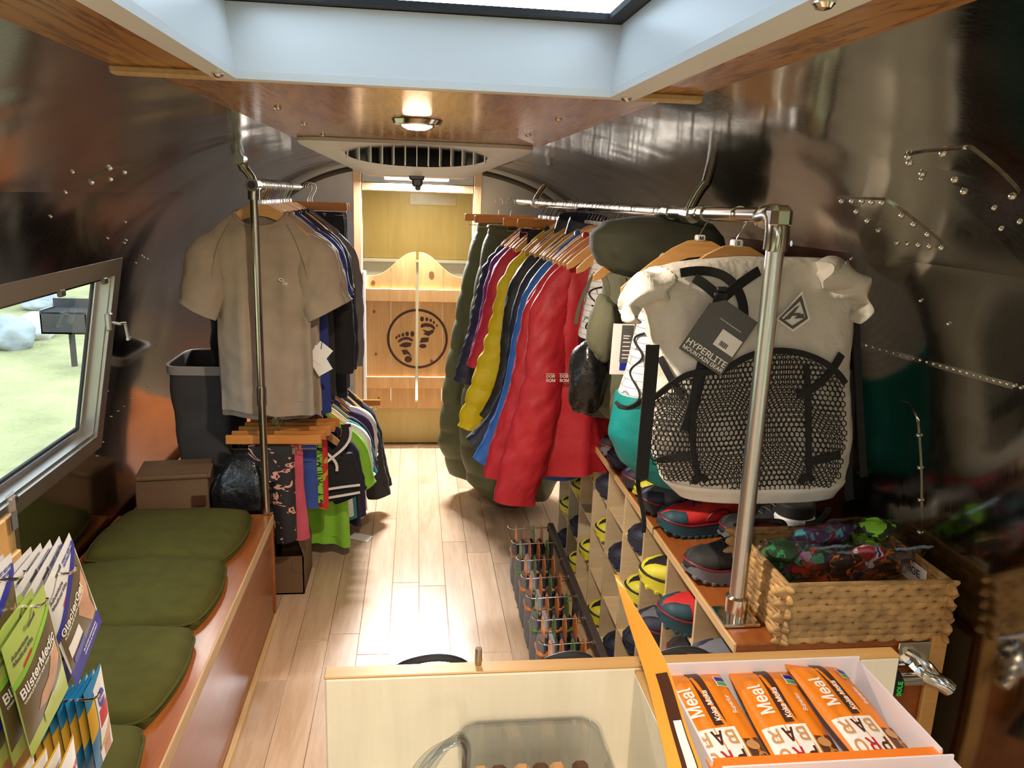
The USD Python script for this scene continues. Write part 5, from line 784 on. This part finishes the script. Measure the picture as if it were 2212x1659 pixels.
# teal and white pack behind
tp2 = Pack('backpack', 'teal and white grid-cloth backpack behind the white mesh one', 2.06, 1.96, [(585, 1400, 1640, .04), (640, 1392, 1690, .06), (740, 1370, 1720, .08), (820, 1352, 1720, .09), (880, 1330, 1720, .095), (960, 1314, 1720, .095), (1020, 1340, 1720, .09), (1065, 1400, 1700, .08), (1086, 1470, 1660, .05)], (.72, 2.06, .98))
zs = at(1380, 868, 1.96)[2]; tp2.add('upper_body', tp2.loft(zs-.005, tp2.K[-1, 0], 8, 0, 70, 24, .006), 'pack_grid'); tp2.add('lower_body', tp2.loft(tp2.K[0, 0], zs, 9, .005, 70, 24, .010, 12), 'pack_teal', label='teal lower body')
tp2.strap([(1330, 868), (1350, 880), (1372, 876), (1390, 860)], .010, 'pocket_binding'); tp2.add('shock_cord', tube(spline([tp2.pt(a, b, .008) for a, b in [(1352, 880), (1378, 840), (1362, 800), (1388, 770), (1372, 740), (1392, 720)]], 40), .003, 6), 'webbing'); tp2.strap([(1470, 620), (1520, 580), (1560, 600)], .03, 'haul_loop'); tp2.strap([(1384, 1020), (1380, 1060), (1388, 1100), (1390, 1150)], .012, 'strap_tail')
# olive pack
op_ = Pack('backpack', 'olive green framed backpack with a dark olive lid, third on the rail', 2.40, 2.28, [(600, 1302, 1540, .06), (680, 1296, 1560, .10), (800, 1286, 1540, .11), (880, 1282, 1520, .11), (920, 1300, 1490, .09), (930, 1330, 1450, .05)], (.73, 2.40, 1.05))
op_.add('body', op_.loft(op_.K[0, 0], op_.K[-1, 0], 15, 0, 70, 36, .014, 10), 'olive_pack')
lid = [at(px, py, 2.28) for px, py in [(1296, 500), (1300, 560), (1318, 590)]]
LK = [(at(1430, py, 2.30)[2], at(l, py, 2.30)[0], at(r, py, 2.30)[0], b) for py, l, r, b in [(470, 1400, 1500, .05), (482, 1325, 1560, .09), (510, 1292, 1585, .12), (550, 1290, 1590, .13), (585, 1310, 1575, .11), (604, 1345, 1540, .06)]]
g_ = np.arange(60)*2*PI/60; RR = []
for z, l, r, b in [np.array([np.interp(q, range(6), [k[j] for k in LK]) for j in range(4)]) for q in np.linspace(0, 5, 24)]:
    P = np.stack([(l+r)/2+(r-l)/2*np.sign(np.cos(g_))*abs(np.cos(g_))**.75, 2.40+b*np.sign(np.sin(g_))*abs(np.sin(g_))**.8, np.full(60, z)], 1); P += ((meshkit.fbm(P*12, 3, 4)-.5)*.03)[:, None]*A([.3, 1, .8]); RR.append(P)
op_.add('lid', loft(RR), 'olive_dark', label='dark olive top lid')
op_.strap([(1302, 595), (1312, 630), (1308, 700), (1300, 790), (1310, 880)], .016, 'strap', 'olive_pack'); op_.strap([(1345, 600), (1352, 690), (1350, 790), (1340, 900)], .018, 'strap', 'olive_pack')
op_.add('side_pocket', blob(at(1262, 825, 2.30)+A([.02, .05, 0]), (.062, .07, .125), 33, .2), 'bag_black', 60, 'black stretch side pocket'); op_.add('hip_pad', blob(at(1310, 700, 2.26)+A([0, .04, -.02]), (.045, .05, .10), 35, .2), 'olive_pack', 60)
op_.add('lid_crest', cat_(*[put(ext([[(.010*math.cos(a)*(1+.18*(k % 2)), .010*math.sin(a)*(1+.18*(k % 2))) for k, a in enumerate(np.linspace(0, 2*PI, 25)[:-1])]], .001), at(1433, 556, 2.255), (1, 0, 0), (0, 0, 1)), text('NORTH', .007, at(1415, 580, 2.255), (1, 0, 0), (0, 0, 1), .001, True)]) if 0 else put(ext([[(.012*math.cos(a)*(1+.18*(k % 2)), .012*math.sin(a)*(1+.18*(k % 2))) for k, a in enumerate(np.linspace(0, 2*PI, 25)[:-1])], [(.005*math.cos(a), .005*math.sin(a)) for a in np.linspace(0, 2*PI, 13)[:-1]][::-1]], .001), at(1433, 556, 2.262), (1, 0, 0), (0, 0, 1)), 'white_print', False, 'white round lid crest')
ct = op_.add('info_card', put(ext([[(0, 0), (.062, 0), (.062, .146), (0, .146)]], .0016), at(1316, 808, 2.17), (1, 0, -.02), (0, 0, 1)), 'card_white', False, 'white product card'); op_.add('info_panel', put(ext([[(.026, .035), (.060, .035), (.060, .142), (.026, .142)]], .0006), at(1316, 808, 2.168), (1, 0, -.02), (0, 0, 1)), 'card_grey', False, par=ct)
op_.add('info_print', cat_(*[put(ext([[(.032, z), (.032+w_, z), (.032+w_, z+.003), (.032, z+.003)]], .0004), at(1316, 808, 2.1672), (1, 0, -.02), (0, 0, 1)) for z, w_ in ((.11, .02), (.103, .016), (.092, .022), (.08, .02), (.068, .022), (.056, .02), (.046, .018))]), 'card_white', False, par=ct); op_.add('info_picture', put(ext([[(.028, .012), (.060, .012), (.060, .034), (.028, .034)]], .0005), at(1316, 808, 2.168), (1, 0, -.02), (0, 0, 1)), 'blue_print', False, par=ct)
# white grid pack far behind
wp = Pack('backpack', 'white grid-cloth backpack with black shock cord, fourth on the rail', 2.66, 2.56, [(512, 1292, 1420, .05), (560, 1280, 1440, .07), (640, 1266, 1440, .09), (735, 1250, 1440, .09), (830, 1254, 1440, .09), (910, 1262, 1430, .07)], (.73, 2.66, 1.0))
zs = at(1280, 738, 2.56)[2]; wp.add('upper_body', wp.loft(zs-.004, wp.K[-1, 0], 21, 0, 60, 24, .005), 'pack_grid'); wp.add('lower_body', wp.loft(wp.K[0, 0], zs, 22, .004, 60, 20, .012), 'bag_black', label='black lower body')
wp.add('shock_cord', cat_(*[tube(spline([wp.pt(a, b, .006) for a, b in P], 30), .0028, 6) for P in ([(1300, 620), (1275, 640), (1296, 668), (1268, 700), (1300, 720)], [(1284, 668), (1278, 690), (1290, 672), (1278, 660)])]), 'webbing'); wp.strap([(1286, 590), (1268, 620), (1252, 660), (1244, 700)], .012, 'piping', 'olive_pack')
hanger('wood', (RX(2.40), 2.40, 1.617), 3, 'wooden hanger behind the dark olive pack lid'); hanger('wood', (RX(2.66), 2.66, 1.615), 3, 'wooden hanger of the white grid-cloth pack by the red jacket'); 
# ------------------------------------------------------------------ foreground counter
ct_ = thing('counter', 'counter below the wooden display divider at the bottom edge', 'counter', (0, 0, 0))
obj('worktop', bb((-.075, .15, 1.015), (.535, .735, 1.045), .004), 'display_wood', ct_); obj('cabinet', bb((-.065, .17, 0), (.525, .715, 1.014), .003), 'cubby_ply', ct_)
dv = thing('display_divider', 'pale laminate display divider with tan wooden edges on the counter', 'display', (0, 0, 0))
obj('back_panel', bb((-.088, .716, 1.046), (.524, .734, 1.176), .002), 'laminate', dv); obj('edge_band', bb((-.0885, .7155, 1.1765), (.5245, .7345, 1.179), .001), 'display_wood', dv)
obj('divider', bb((.228, .30, 1.046), (.248, .7155, 1.172), .002), 'laminate', dv); obj('divider_band', bb((.2278, .30, 1.1725), (.2482, .7155, 1.1755), .001), 'display_wood', dv); obj('floor_panel', bb((-.08, .30, 1.0455), (.524, .7155, 1.05)), 'laminate', dv)
obj('cam_screw', revolve([(.006, 0), (.006, .001), (.003, .0015), (.0005, .0015)], (.2275, .60, 1.125), 14, 'x'), 'steel', dv)
obj('peg', rod((.066, .728, 1.18), (.066, .728, 1.198), .0035, 12), 'steel', dv); obj('peg', rod((.238, .722, 1.18), (.238, .722, 1.205), .0035, 12), 'steel', dv)
for nm, c, w_ in (('left', .02, .07), ('middle', .165, .05), ('right', .29, .06)):
    single('wire_handle', tube(spline([(c-w_/2, .748, 1.150), (c-w_/2+.002, .748, 1.168), (c-w_/2+.010, .748, 1.1715), (c+w_/2-.010, .748, 1.1725), (c+w_/2-.002, .748, 1.168), (c+w_/2, .748, 1.150)], 40), .004, 8), 'black', f'{nm} black rod handle just behind the divider top', 'handle')
# bar cartons
def bar_mesh(): 
    n = 26; X, Y = np.meshgrid(np.linspace(-1, 1, n), np.linspace(-1, 1, n), indexing='ij'); h = .0085*np.clip((1-abs(X)**3)*(1-abs(Y)**6), 0, 1)**.6+.0007*np.sin(X*14+Y*4)*(abs(Y) < .85)
    x, y = X*.0300*(1-.03*abs(Y)), Y*.0640; top = np.stack([x, y, h], -1).reshape(-1, 3); bot = np.stack([x, y, -h*.6-.0003], -1).reshape(-1, 3); i, j = np.meshgrid(np.arange(n-1), np.arange(n-1), indexing='ij'); q = np.stack([i*n+j, (i+1)*n+j, (i+1)*n+j+1, i*n+j+1], -1).reshape(-1, 4); f = np.vstack([q[:, [0, 1, 2]], q[:, [0, 2, 3]]])
    return tm(np.vstack([top, bot]), np.vstack([f, f[:, ::-1]+n*n]))
bm = bar_mesh()
def drape(m):      # lay flat print on the bar's curved face
    v = m.vertices; X, Y = v[:, 0]/.030, v[:, 1]/.064; v[:, 2] += .0085*np.clip((1-np.minimum(abs(X), 1)**3)*(1-np.minimum(abs(Y), 1)**6), 0, 1)**.6+.0004; return tm(v, m.faces)
def sheet(x0, y0, x1, y1, n=14, z=0., wav=0):
    X, Y = np.meshgrid(np.linspace(x0, x1, n), np.linspace(y0, y1, n), indexing='ij'); i, j = np.meshgrid(np.arange(n-1), np.arange(n-1), indexing='ij'); q = np.stack([i*n+j, (i+1)*n+j, (i+1)*n+j+1, i*n+j+1], -1).reshape(-1, 4)
    Y = Y+wav*np.sin(X*300); return drape(tm(np.stack([X, Y, np.full_like(X, z)], -1).reshape(-1, 3), np.vstack([q[:, [0, 1, 2]], q[:, [0, 2, 3]]])))
def subtext(s, h, x, y, z, rot=0, w=None):
    m = meshkit.text_mesh(s, h, .0002, True)
    if w: m.apply_scale((w/m.bounds[1][0], 1, 1))
    m = m.subdivide_to_size(.006); m = moved(m, (0, 0, 0), rz=rot); m.apply_translation((x, y, z)); return drape(m)
def snack_bar(label, loc, rot):     # local +y points away from the viewer
    t = thing('snack_bar', label, 'snack bar', loc, rot, (1.13, 1.05, 1)); obj('wrapper', bm, 'orange_bar', t, 60)
    for e in (-1, 1): obj('crimp', box((0, e*.0655, 0), (.056, .006, .0012)), 'orange_bar', t)
    obj('flavour_band', sheet(-.006, -.006, .006, .066), 'brown_print', t, 60); obj('picture', sheet(.012, -.062, .029, -.022, wav=.001), 'choc', t, 60); obj('picture', cat_(*[drape(put(ext([[(.006*math.cos(a), .0052*math.sin(a)) for a in np.linspace(0, 2*PI, 16)[:-1]]], .0002), (x, y, .0003), (1, 0, 0), (0, 1, 0))) for x, y in ((.018, -.030), (.024, -.042), (.016, -.052), (.024, -.057))]), 'tan_print', t, 60)
    bl = obj('name_block', sheet(-.028, -.060, .0105, -.009, z=.0002), 'white_print', t, 60)
    for s_, y, ms in (('BAR', -.0285, ('tan_print', 'brown_print', 'tan_print')), ('PRO', -.050, ('brown_print', 'red_print', 'tan_print'))):
        for k, ch in enumerate(s_): obj('letter', subtext(ch, .0145, .0085-k*.0118, y+.0155, .0005, 180, .0100), ms[k], t, 60)
    obj('lettering', subtext('Meal', .0115, -.0105, .004, .0003, 90), 'white_print', t, 60); obj('lettering', subtext('Superior', .004, .021, .006, .0003, 90), 'white_print', t, 60); obj('flavour_text', subtext('Koka Moka', .0052, .0025, -.002, .0005, 90), 'white_print', t, 60)
    ic = obj('badge', sheet(.0165, .040, .0275, .054, z=.0003), 'white_print', t, 60); obj('badge_art', cat_(sheet(.0175, .041, .0265, .046, 6, .0006)), 'green_print', t, 60); obj('badge_art', cat_(sheet(.0175, .047, .0265, .053, 6, .0006)), 'blue_print', t, 60)
    return t
def carton(label, x0, y0, x1, y1, z0, z1):
    t = thing('bar_carton', label, 'box', (x0, y0, z0)); a, b, h = x1-x0, y1-y0, z1-z0
    obj('tray', cat_(bb((0, 0, 0), (a, b, .002)), bb((0, b-.002, 0), (a, b, h+.004)), bb((a-.002, 0, 0), (a, b, h)), bb((0, 0, 0), (.002, b, h))), 'card_inner', t, False); obj('front', bb((-.001, -.0025, 0), (a+.001, .0, h-.006), .0006), 'card_orange', t, False); obj('front_lip', bb((-.001, -.002, h-.007), (a+.001, .010, h-.005), .0006), 'card_orange', t, False); obj('outer_side', bb((a, 0, 0), (a+.001, b, h-.002)), 'card_orange', t, False); return t
c1_ = carton('open orange carton of snack bars on the right of the divider, its lid standing up', .255, .567, .470, .708, 1.122, 1.182); carton('nearer orange carton mostly below the bottom edge', .262, .40, .475, .560, 1.115, 1.178)
for cx_ in (0, 1): single('carton_riser', bb((.252, (.567, .40)[cx_], 1.0505), (.474, (.709, .561)[cx_], (1.1215, 1.1145)[cx_]), .002), 'card_orange', ('sealed carton under the open snack-bar carton', 'sealed carton under the nearer snack-bar carton')[cx_], 'box')
bars = [('left snack bar in the open carton, partly behind the orange lid', .290, .640, 5), ('middle snack bar in the open carton', .361, .640, 2), ('right snack bar in the open carton, tilted over the middle one', .427, .642, 9)]
for k, (lb, x, y, rz) in enumerate(bars):
    if k == 0: b0 = snack_bar(lb, (x, y, 1.160), (10, 0, rz))
    else: dup(b0, (x, y, 1.160+.004*(k == 2)), (10, (0, 0, 8)[k], rz), (1.13, 1.05, 1), label=lb)
for k, x in enumerate((.295, .36, .43)): dup(b0, (x, .478, 1.157), (6, 0, (3, -4, 5)[k]), (1.13, 1.05, 1), label=['left', 'middle', 'right'][k]+' snack bar in the nearer carton')
o_ = A([.255, .567, 1.122])
Lp = [(1327, 1240, .70), (1350, 1320, .685), (1375, 1400, .67), (1400, 1480, .645), (1422, 1570, .61), (1442, 1659, .575), (1450, 1720, .55)]; Rp = [(1336, 1243, .70), (1382, 1330, .672), (1432, 1420, .645), (1462, 1500, .615), (1490, 1590, .58), (1515, 1659, .55), (1525, 1720, .53)]
La, Ra = spline([at(*q) for q in Lp], 40)-o_, spline([at(*q) for q in Rp], 40)-o_
def band(a, b, t=.0012):
    n_ = np.cross(b-a, np.gradient(a, axis=0)); n_ /= np.linalg.norm(n_, axis=1, keepdims=True)+1e-9; return loft(np.stack([a, b, b+n_*t, a+n_*t], 1))
ld = obj('lid', band(La, Ra), 'card_lid', c1_, 60, 'upright orange lid flap seen edge-on'); obj('print', band(La[18:]+(Ra-La)[18:]*.45+A([-.0006, -.0016, 0]), La[18:]+(Ra-La)[18:]*.92+A([-.0006, -.0016, 0]), .0006), 'brown_print', ld, 60); obj('print', band(La[26:]+(Ra-La)[26:]*.62+A([-.0012, -.003, 0]), La[26:]+(Ra-La)[26:]*.9+A([-.0012, -.003, 0]), .0006), 'white_print', ld, 60)
# clear bin with bars and the clear scoop loop
ab = thing('acrylic_bin', 'clear rounded acrylic bin with brown bars behind the bottom edge', 'bin', (.117, .655, 1.0505))
def rrect(hx, hy, z, r=.02): return [(cx_+r*math.cos(math.radians(a0+a)), cy_+r*math.sin(math.radians(a0+a)), z) for cx_, cy_, a0 in ((hx-r, hy-r, 0), (-hx+r, hy-r, 90), (-hx+r, -hy+r, 180), (hx-r, -hy+r, 270)) for a in range(0, 91, 15)]
zz_ = np.linspace(0, .075, 6); obj('shell', loft([rrect(.068+.05*z, .05+.06*z, z) for z in zz_]+[rrect(.066+.05*z, .048+.06*z, z) for z in zz_[::-1]]), 'acrylic', ab, 30); obj('rim', tube([(p[0], p[1], p[2]) for p in rrect(.0715, .0545, .075)], .0024, 8, True), 'acrylic', ab)
for k in range(6): obj('bar', moved(box((0, 0, 0), (.016, .075, .040), .004), (-.05+k*.020, -.005, .024), rz=4*math.sin(k*2)), 'choc' if k % 2 else 'tan_print', ab)
sl_ = thing('scoop_loop', 'clear plastic tong loops beside the acrylic bin', 'tongs', tuple(at(945, 1602, .60)-A([0, 0, .064])))
for k in range(3): obj('loop', tube(spline([(-.035+.006*k, -.07, .0), (-.03+.006*k, -.05, .04), (-.008+.006*k, -.02+.01*k, .066-.006*k), (.022, .0+.012*k, .062-.006*k), (.028, .01+.012*k, .03), (.027, .01+.012*k, 0.004)], 30), .004, 8), 'acrylic', sl_, 60)
# ------------------------------------------------------------------ first-aid packs on the left display
PX = -.52
db = thing('display_board', 'orange wooden display board at the left edge holding the hanging packs', 'display', (-.585, 0, .4275))
obj('board', bb((-.010, .55, 0), (.0, 1.17, .745), .003), 'display_wood', db); obj('batten', bb((.0, .56, .66), (.008, 1.165, .69), .002), 'display_wood', db); obj('foot', bb((-.02, .55, 0), (.035, 1.17, .012), .002), 'display_wood', db)
def peg(y, z, L=.085): obj('peg_hook', tube([(.0, y, z), (L, y, z+.003), (L+.008, y, z+.008), (L+.010, y, z+.014)], .0022, 6), 'chrome', db)
for y, z in ((1.135, .66), (1.04, .66), (.99, .725), (1.205-.035, .427)): peg(y, z)
ah = thing('label_holder', 'narrow clear label holder on top of the display board', 'sign holder', (-.585, 1.15, 1.12)); obj('plate', bb((.001, .0, -.03), (.004, .022, .085), .001), 'acrylic', ah, False); obj('insert', bb((.0045, .003, .03), (.0055, .019, .055)), 'card_grey', ah, False)
def pouch(name, label, cat, loc, w, h, m, art=None, rz=0, group=None, rx=0):
    t = thing(name, label, cat, loc, (rx, 0, rz)); n = 18; Yp, Zp = np.meshgrid(np.linspace(-1, 1, n), np.linspace(0, 1, n), indexing='ij'); b = .0055*np.clip((1-Yp**4)*np.sin(np.clip(Zp*1.18, 0, 1)*PI)**.6, 0, 1)
    y, z = Yp*w/2, -Zp*h; f_ = np.stack([b+.0003, y, z], -1).reshape(-1, 3); r_ = np.stack([-b-.0003, y, z], -1).reshape(-1, 3); i, j = np.meshgrid(np.arange(n-1), np.arange(n-1), indexing='ij'); q = np.stack([i*n+j, i*n+j+1, (i+1)*n+j+1, (i+1)*n+j], -1).reshape(-1, 4); F = np.vstack([q[:, [0, 1, 2]], q[:, [0, 2, 3]]])
    obj('pouch', tm(np.vstack([f_, r_]), np.vstack([F, F[:, ::-1]+n*n])), m, t, 60)
    if art: art(t, w, h)
    return t
def bulge(w, h, Y, Z): return .0055*np.clip((1-(np.clip(Y/(w/2), -1, 1))**4)*np.sin(np.clip(-Z/h*1.18, 0, 1)*PI)**.6, 0, 1)
def on_pouch(t, w, h, name, loops, m, lift=.0006, txt=None):
    if txt: mm_ = txt
    else: mm_ = ext(loops, .0002).subdivide_to_size(w*.12)
    v = mm_.vertices.copy(); P = np.stack([v[:, 2]+bulge(w, h, v[:, 0], v[:, 1])+lift, v[:, 0], v[:, 1]], 1); return obj(name, tm(P, mm_.faces), m, t, 60)
def ptxt(s, hh, y, z, wid=None, rot=0):
    m = meshkit.text_mesh(s, hh, .0002, True)
    if wid: m.apply_scale((wid/m.bounds[1][0], 1, 1))
    m = moved(m, rz=rot); m.apply_translation((y, z, 0)); return m.subdivide_to_size(.02)
def glacier(t, w, h):
    on_pouch(t, w, h, 'photo_panel', [[(-w*.46, -h*.46), (w*.46, -h*.12), (w*.46, -h*.86), (-w*.46, -h*.86)]], 'pouch_olive'); on_pouch(t, w, h, 'band', [[(-w*.5, -h*.84), (w*.5, -h*.84), (w*.5, -h*.995), (-w*.5, -h*.995)]], 'blue_print', .0009); on_pouch(t, w, h, 'stripe', [[(-w*.5, -h*.42), (w*.5, -h*.06), (w*.5, -h*.13), (-w*.5, -h*.50)]], 'blue_print', .0010)
    on_pouch(t, w, h, 'hand_print', [[(.0*w, -h*.55), (.18*w, -h*.42), (.40*w, -h*.30), (.42*w, -h*.48), (.36*w, -h*.62), (.44*w, -h*.80), (.30*w, -h*.82), (.16*w, -h*.70)]], 'skin_print', .0010); on_pouch(t, w, h, 'label_box', [[(-w*.40, -h*.62), (-w*.06, -h*.60), (-w*.02, -h*.72), (-w*.40, -h*.74)]], 'white_print', .0012); on_pouch(t, w, h, 'label_box', [[(-w*.36, -h*.77), (0, -h*.75), (0, -h*.83), (-w*.36, -h*.83)]], 'blue_print', .0012)
    on_pouch(t, w, h, 'brand_text', None, 'card_grey', .0008, cat_(ptxt('Adventure', .0065, -w*.40, -h*.17), ptxt('Medical Kits', .0065, -w*.40, -h*.22))); on_pouch(t, w, h, 'red_box', [[(-w*.20, -h*.29), (w*.02, -h*.25), (w*.02, -h*.30), (-w*.20, -h*.335)]], 'red_print', .0008)
    on_pouch(t, w, h, 'name_text', None, 'white_print', .0014, cat_(ptxt('GlacierGel', .014, -w*.42, -h*.50, w*.72, 10), ptxt('BLISTER AND BURN DRESSINGS', .004, -w*.40, -h*.535, w*.70, 10))); on_pouch(t, w, h, 'small_print', None, 'white_print', .0013, cat_(ptxt('BLISTER DRESSINGS', .004, -w*.1, -h*.90), ptxt('CUSHION & PROTECT', .004, -w*.1, -h*.94)))
    on_pouch(t, w, h, 'bullet_text', None, 'blue_print', .0008, cat_(ptxt('FIRST AID FOR', .0045, w*.10, -h*.075), ptxt('ADVENTURE', .0045, w*.10, -h*.105)))
    on_pouch(t, w, h, 'hang_hole', [[(-w*.11, -h*.055), (w*.02, -h*.05), (w*.06, -h*.035), (w*.06, -h*.07), (-w*.11, -h*.075)]], 'card_grey', .0010)
def blister(t, w, h):
    on_pouch(t, w, h, 'photo_panel', [[(-w*.48, -h*.36), (-w*.1, -h*.30), (w*.46, -h*.17), (w*.46, -h*.72), (0, -h*.86), (-w*.48, -h*.88)]], 'pouch_olive'); on_pouch(t, w, h, 'arc', [[(-w*.5, -h*.33), (-w*.1, -h*.27), (w*.5, -h*.13), (w*.5, -h*.18), (-w*.1, -h*.32), (-w*.5, -h*.38)]], 'lime', .0009)
    on_pouch(t, w, h, 'hand_print', [[(-.1*w, -h*.66), (.1*w, -h*.62), (.22*w, -h*.5), (.38*w, -h*.42), (.42*w, -h*.60), (.2*w, -h*.74), (-.02*w, -h*.78), (-.2*w, -h*.74)]], 'skin_print', .0010); on_pouch(t, w, h, 'label_box', [[(-w*.1, -h*.84), (w*.14, -h*.78), (w*.14, -h*.90), (-w*.1, -h*.93)]], 'pouch_green', .0012)
    on_pouch(t, w, h, 'name_text', None, 'white_print', .0014, cat_(ptxt('BlisterMedic', .016, -w*.44, -h*.50, w*.84, 8), ptxt('COMPLETE FOOT AND SKIN CARE KIT', .0042, -w*.42, -h*.545, w*.82, 8))); on_pouch(t, w, h, 'brand_text', None, 'card_grey', .0008, cat_(ptxt('Adventure', .0065, -w*.42, -h*.16), ptxt('Medical Kits', .0065, -w*.42, -h*.21))); on_pouch(t, w, h, 'red_box', [[(-w*.28, -h*.27), (-w*.08, -h*.24), (-w*.08, -h*.28), (-w*.28, -h*.31)]], 'red_print', .0008)
    on_pouch(t, w, h, 'hang_hole', [[(-w*.02, -h*.085), (w*.12, -h*.07), (w*.16, -h*.05), (w*.16, -h*.085), (-w*.02, -h*.10)]], 'card_grey', .0010)
def cards(t, w, h):
    on_pouch(t, w, h, 'side_panel', [[(-w*.5, -h*.25), (-w*.2, -h*.16), (-w*.2, -h*.52), (-w*.5, -h*.62)]], 'yellow_card'); on_pouch(t, w, h, 'front_panel', [[(-w*.16, -h*.10), (w*.5, -h*.02), (w*.5, -h*.99), (-w*.16, -h*.99)]], 'pouch_white'); on_pouch(t, w, h, 'brand_oval', [[(.12*w+.18*w*math.cos(a), -h*.28+.10*h*math.sin(a)) for a in np.linspace(0, 2*PI, 24)[:-1]]], 'blue_print', .0009)
    on_pouch(t, w, h, 'brand_text', None, 'white_print', .0013, ptxt('Dr.Scholls', .006, -w*.02, -h*.295, w*.30)); on_pouch(t, w, h, 'red_panel', [[(-w*.1, -h*.38), (w*.36, -h*.36), (w*.36, -h*.56), (-w*.1, -h*.58)]], 'red_print', .0009); on_pouch(t, w, h, 'toe_print', [[(w*.05, -h*.75), (w*.3, -h*.66), (w*.42, -h*.68), (w*.4, -h*.98), (w*.05, -h*.98)]], 'skin_print', .0009); on_pouch(t, w, h, 'swoosh', [[(-w*.16, -h*.78), (w*.1, -h*.74), (w*.4, -h*.6), (w*.4, -h*.64), (w*.1, -h*.80), (-w*.16, -h*.84)]], 'yellow_card', .0011)
GH = .215
gl0 = pouch('first_aid_pouch', 'front white and blue blister-gel pouch facing the aisle', 'pouch', (PX, 1.135, 1.106), .122, GH, 'pouch_white', glacier, rx=23)
for k in range(1, 5): dup(gl0, (PX-.0135*k, 1.133-.006*k, 1.107), (23-3*k, 0, -2*k), label=['', 'second blue blister-gel pouch, right behind the front one', 'third blue blister-gel pouch in the stack', 'fourth blue blister-gel pouch in the stack', 'rearmost blue blister-gel pouch against the board'][k])
bl0 = pouch('first_aid_pouch', 'front green blister-care pouch facing the aisle at the left edge', 'pouch', (PX+.008, 1.018, 1.090), .125, .195, 'pouch_green', blister, 0, rx=12)
for k in range(1, 5): dup(bl0, (PX+.008-.0135*k, 1.016-.006*k, 1.091), (12-3*k, 0, -2*k), label=['', 'second green blister-care pouch', 'third green blister-care pouch', 'fourth green blister-care pouch', 'rearmost green blister-care pouch'][k])
for k in range(4): dup(gl0, (PX-.012-.012*k, .985-.004*k, 1.166), (0, 0, -4*k), label=['front', 'second', 'third', 'rearmost'][k]+' pouch of the upper white row at the left edge')
cd0 = pouch('insole_card', 'front blue and white foot-care card pack under the blue pouches', 'card pack', (PX+.006, 1.205, .872), .072, .165, 'cyan_card', cards, rx=7)
for k in range(1, 7): dup(cd0, (PX+.006-.0095*k, 1.205-.007*k, .872-.004*k), (7, 0, -2*k), label=['', 'second', 'third', 'fourth', 'fifth', 'sixth', 'rearmost'][k]+' blue foot-care card pack in the lower stack')
yk0 = pouch('bandage_card', 'front yellow bandage card at the bottom left', 'card pack', (PX+.035, 1.03, .868), .085, .13, 'yellow_card', lambda t, w, h: (on_pouch(t, w, h, 'top_panel', [[(-w*.48, -h*.02), (w*.48, -h*.02), (w*.48, -h*.4), (-w*.48, -h*.4)]], 'pouch_white'), on_pouch(t, w, h, 'brand_text', None, 'red_print', .0012, ptxt('MOLESKIN', .008, -w*.4, -h*.3, w*.8)))[0], 8)
for k in range(1, 4): dup(yk0, (PX+.035-.016*k, 1.025-.01*k, .868), (0, 0, 8-4*k), label=['', 'second', 'third', 'rearmost'][k]+' yellow bandage card at the bottom left')
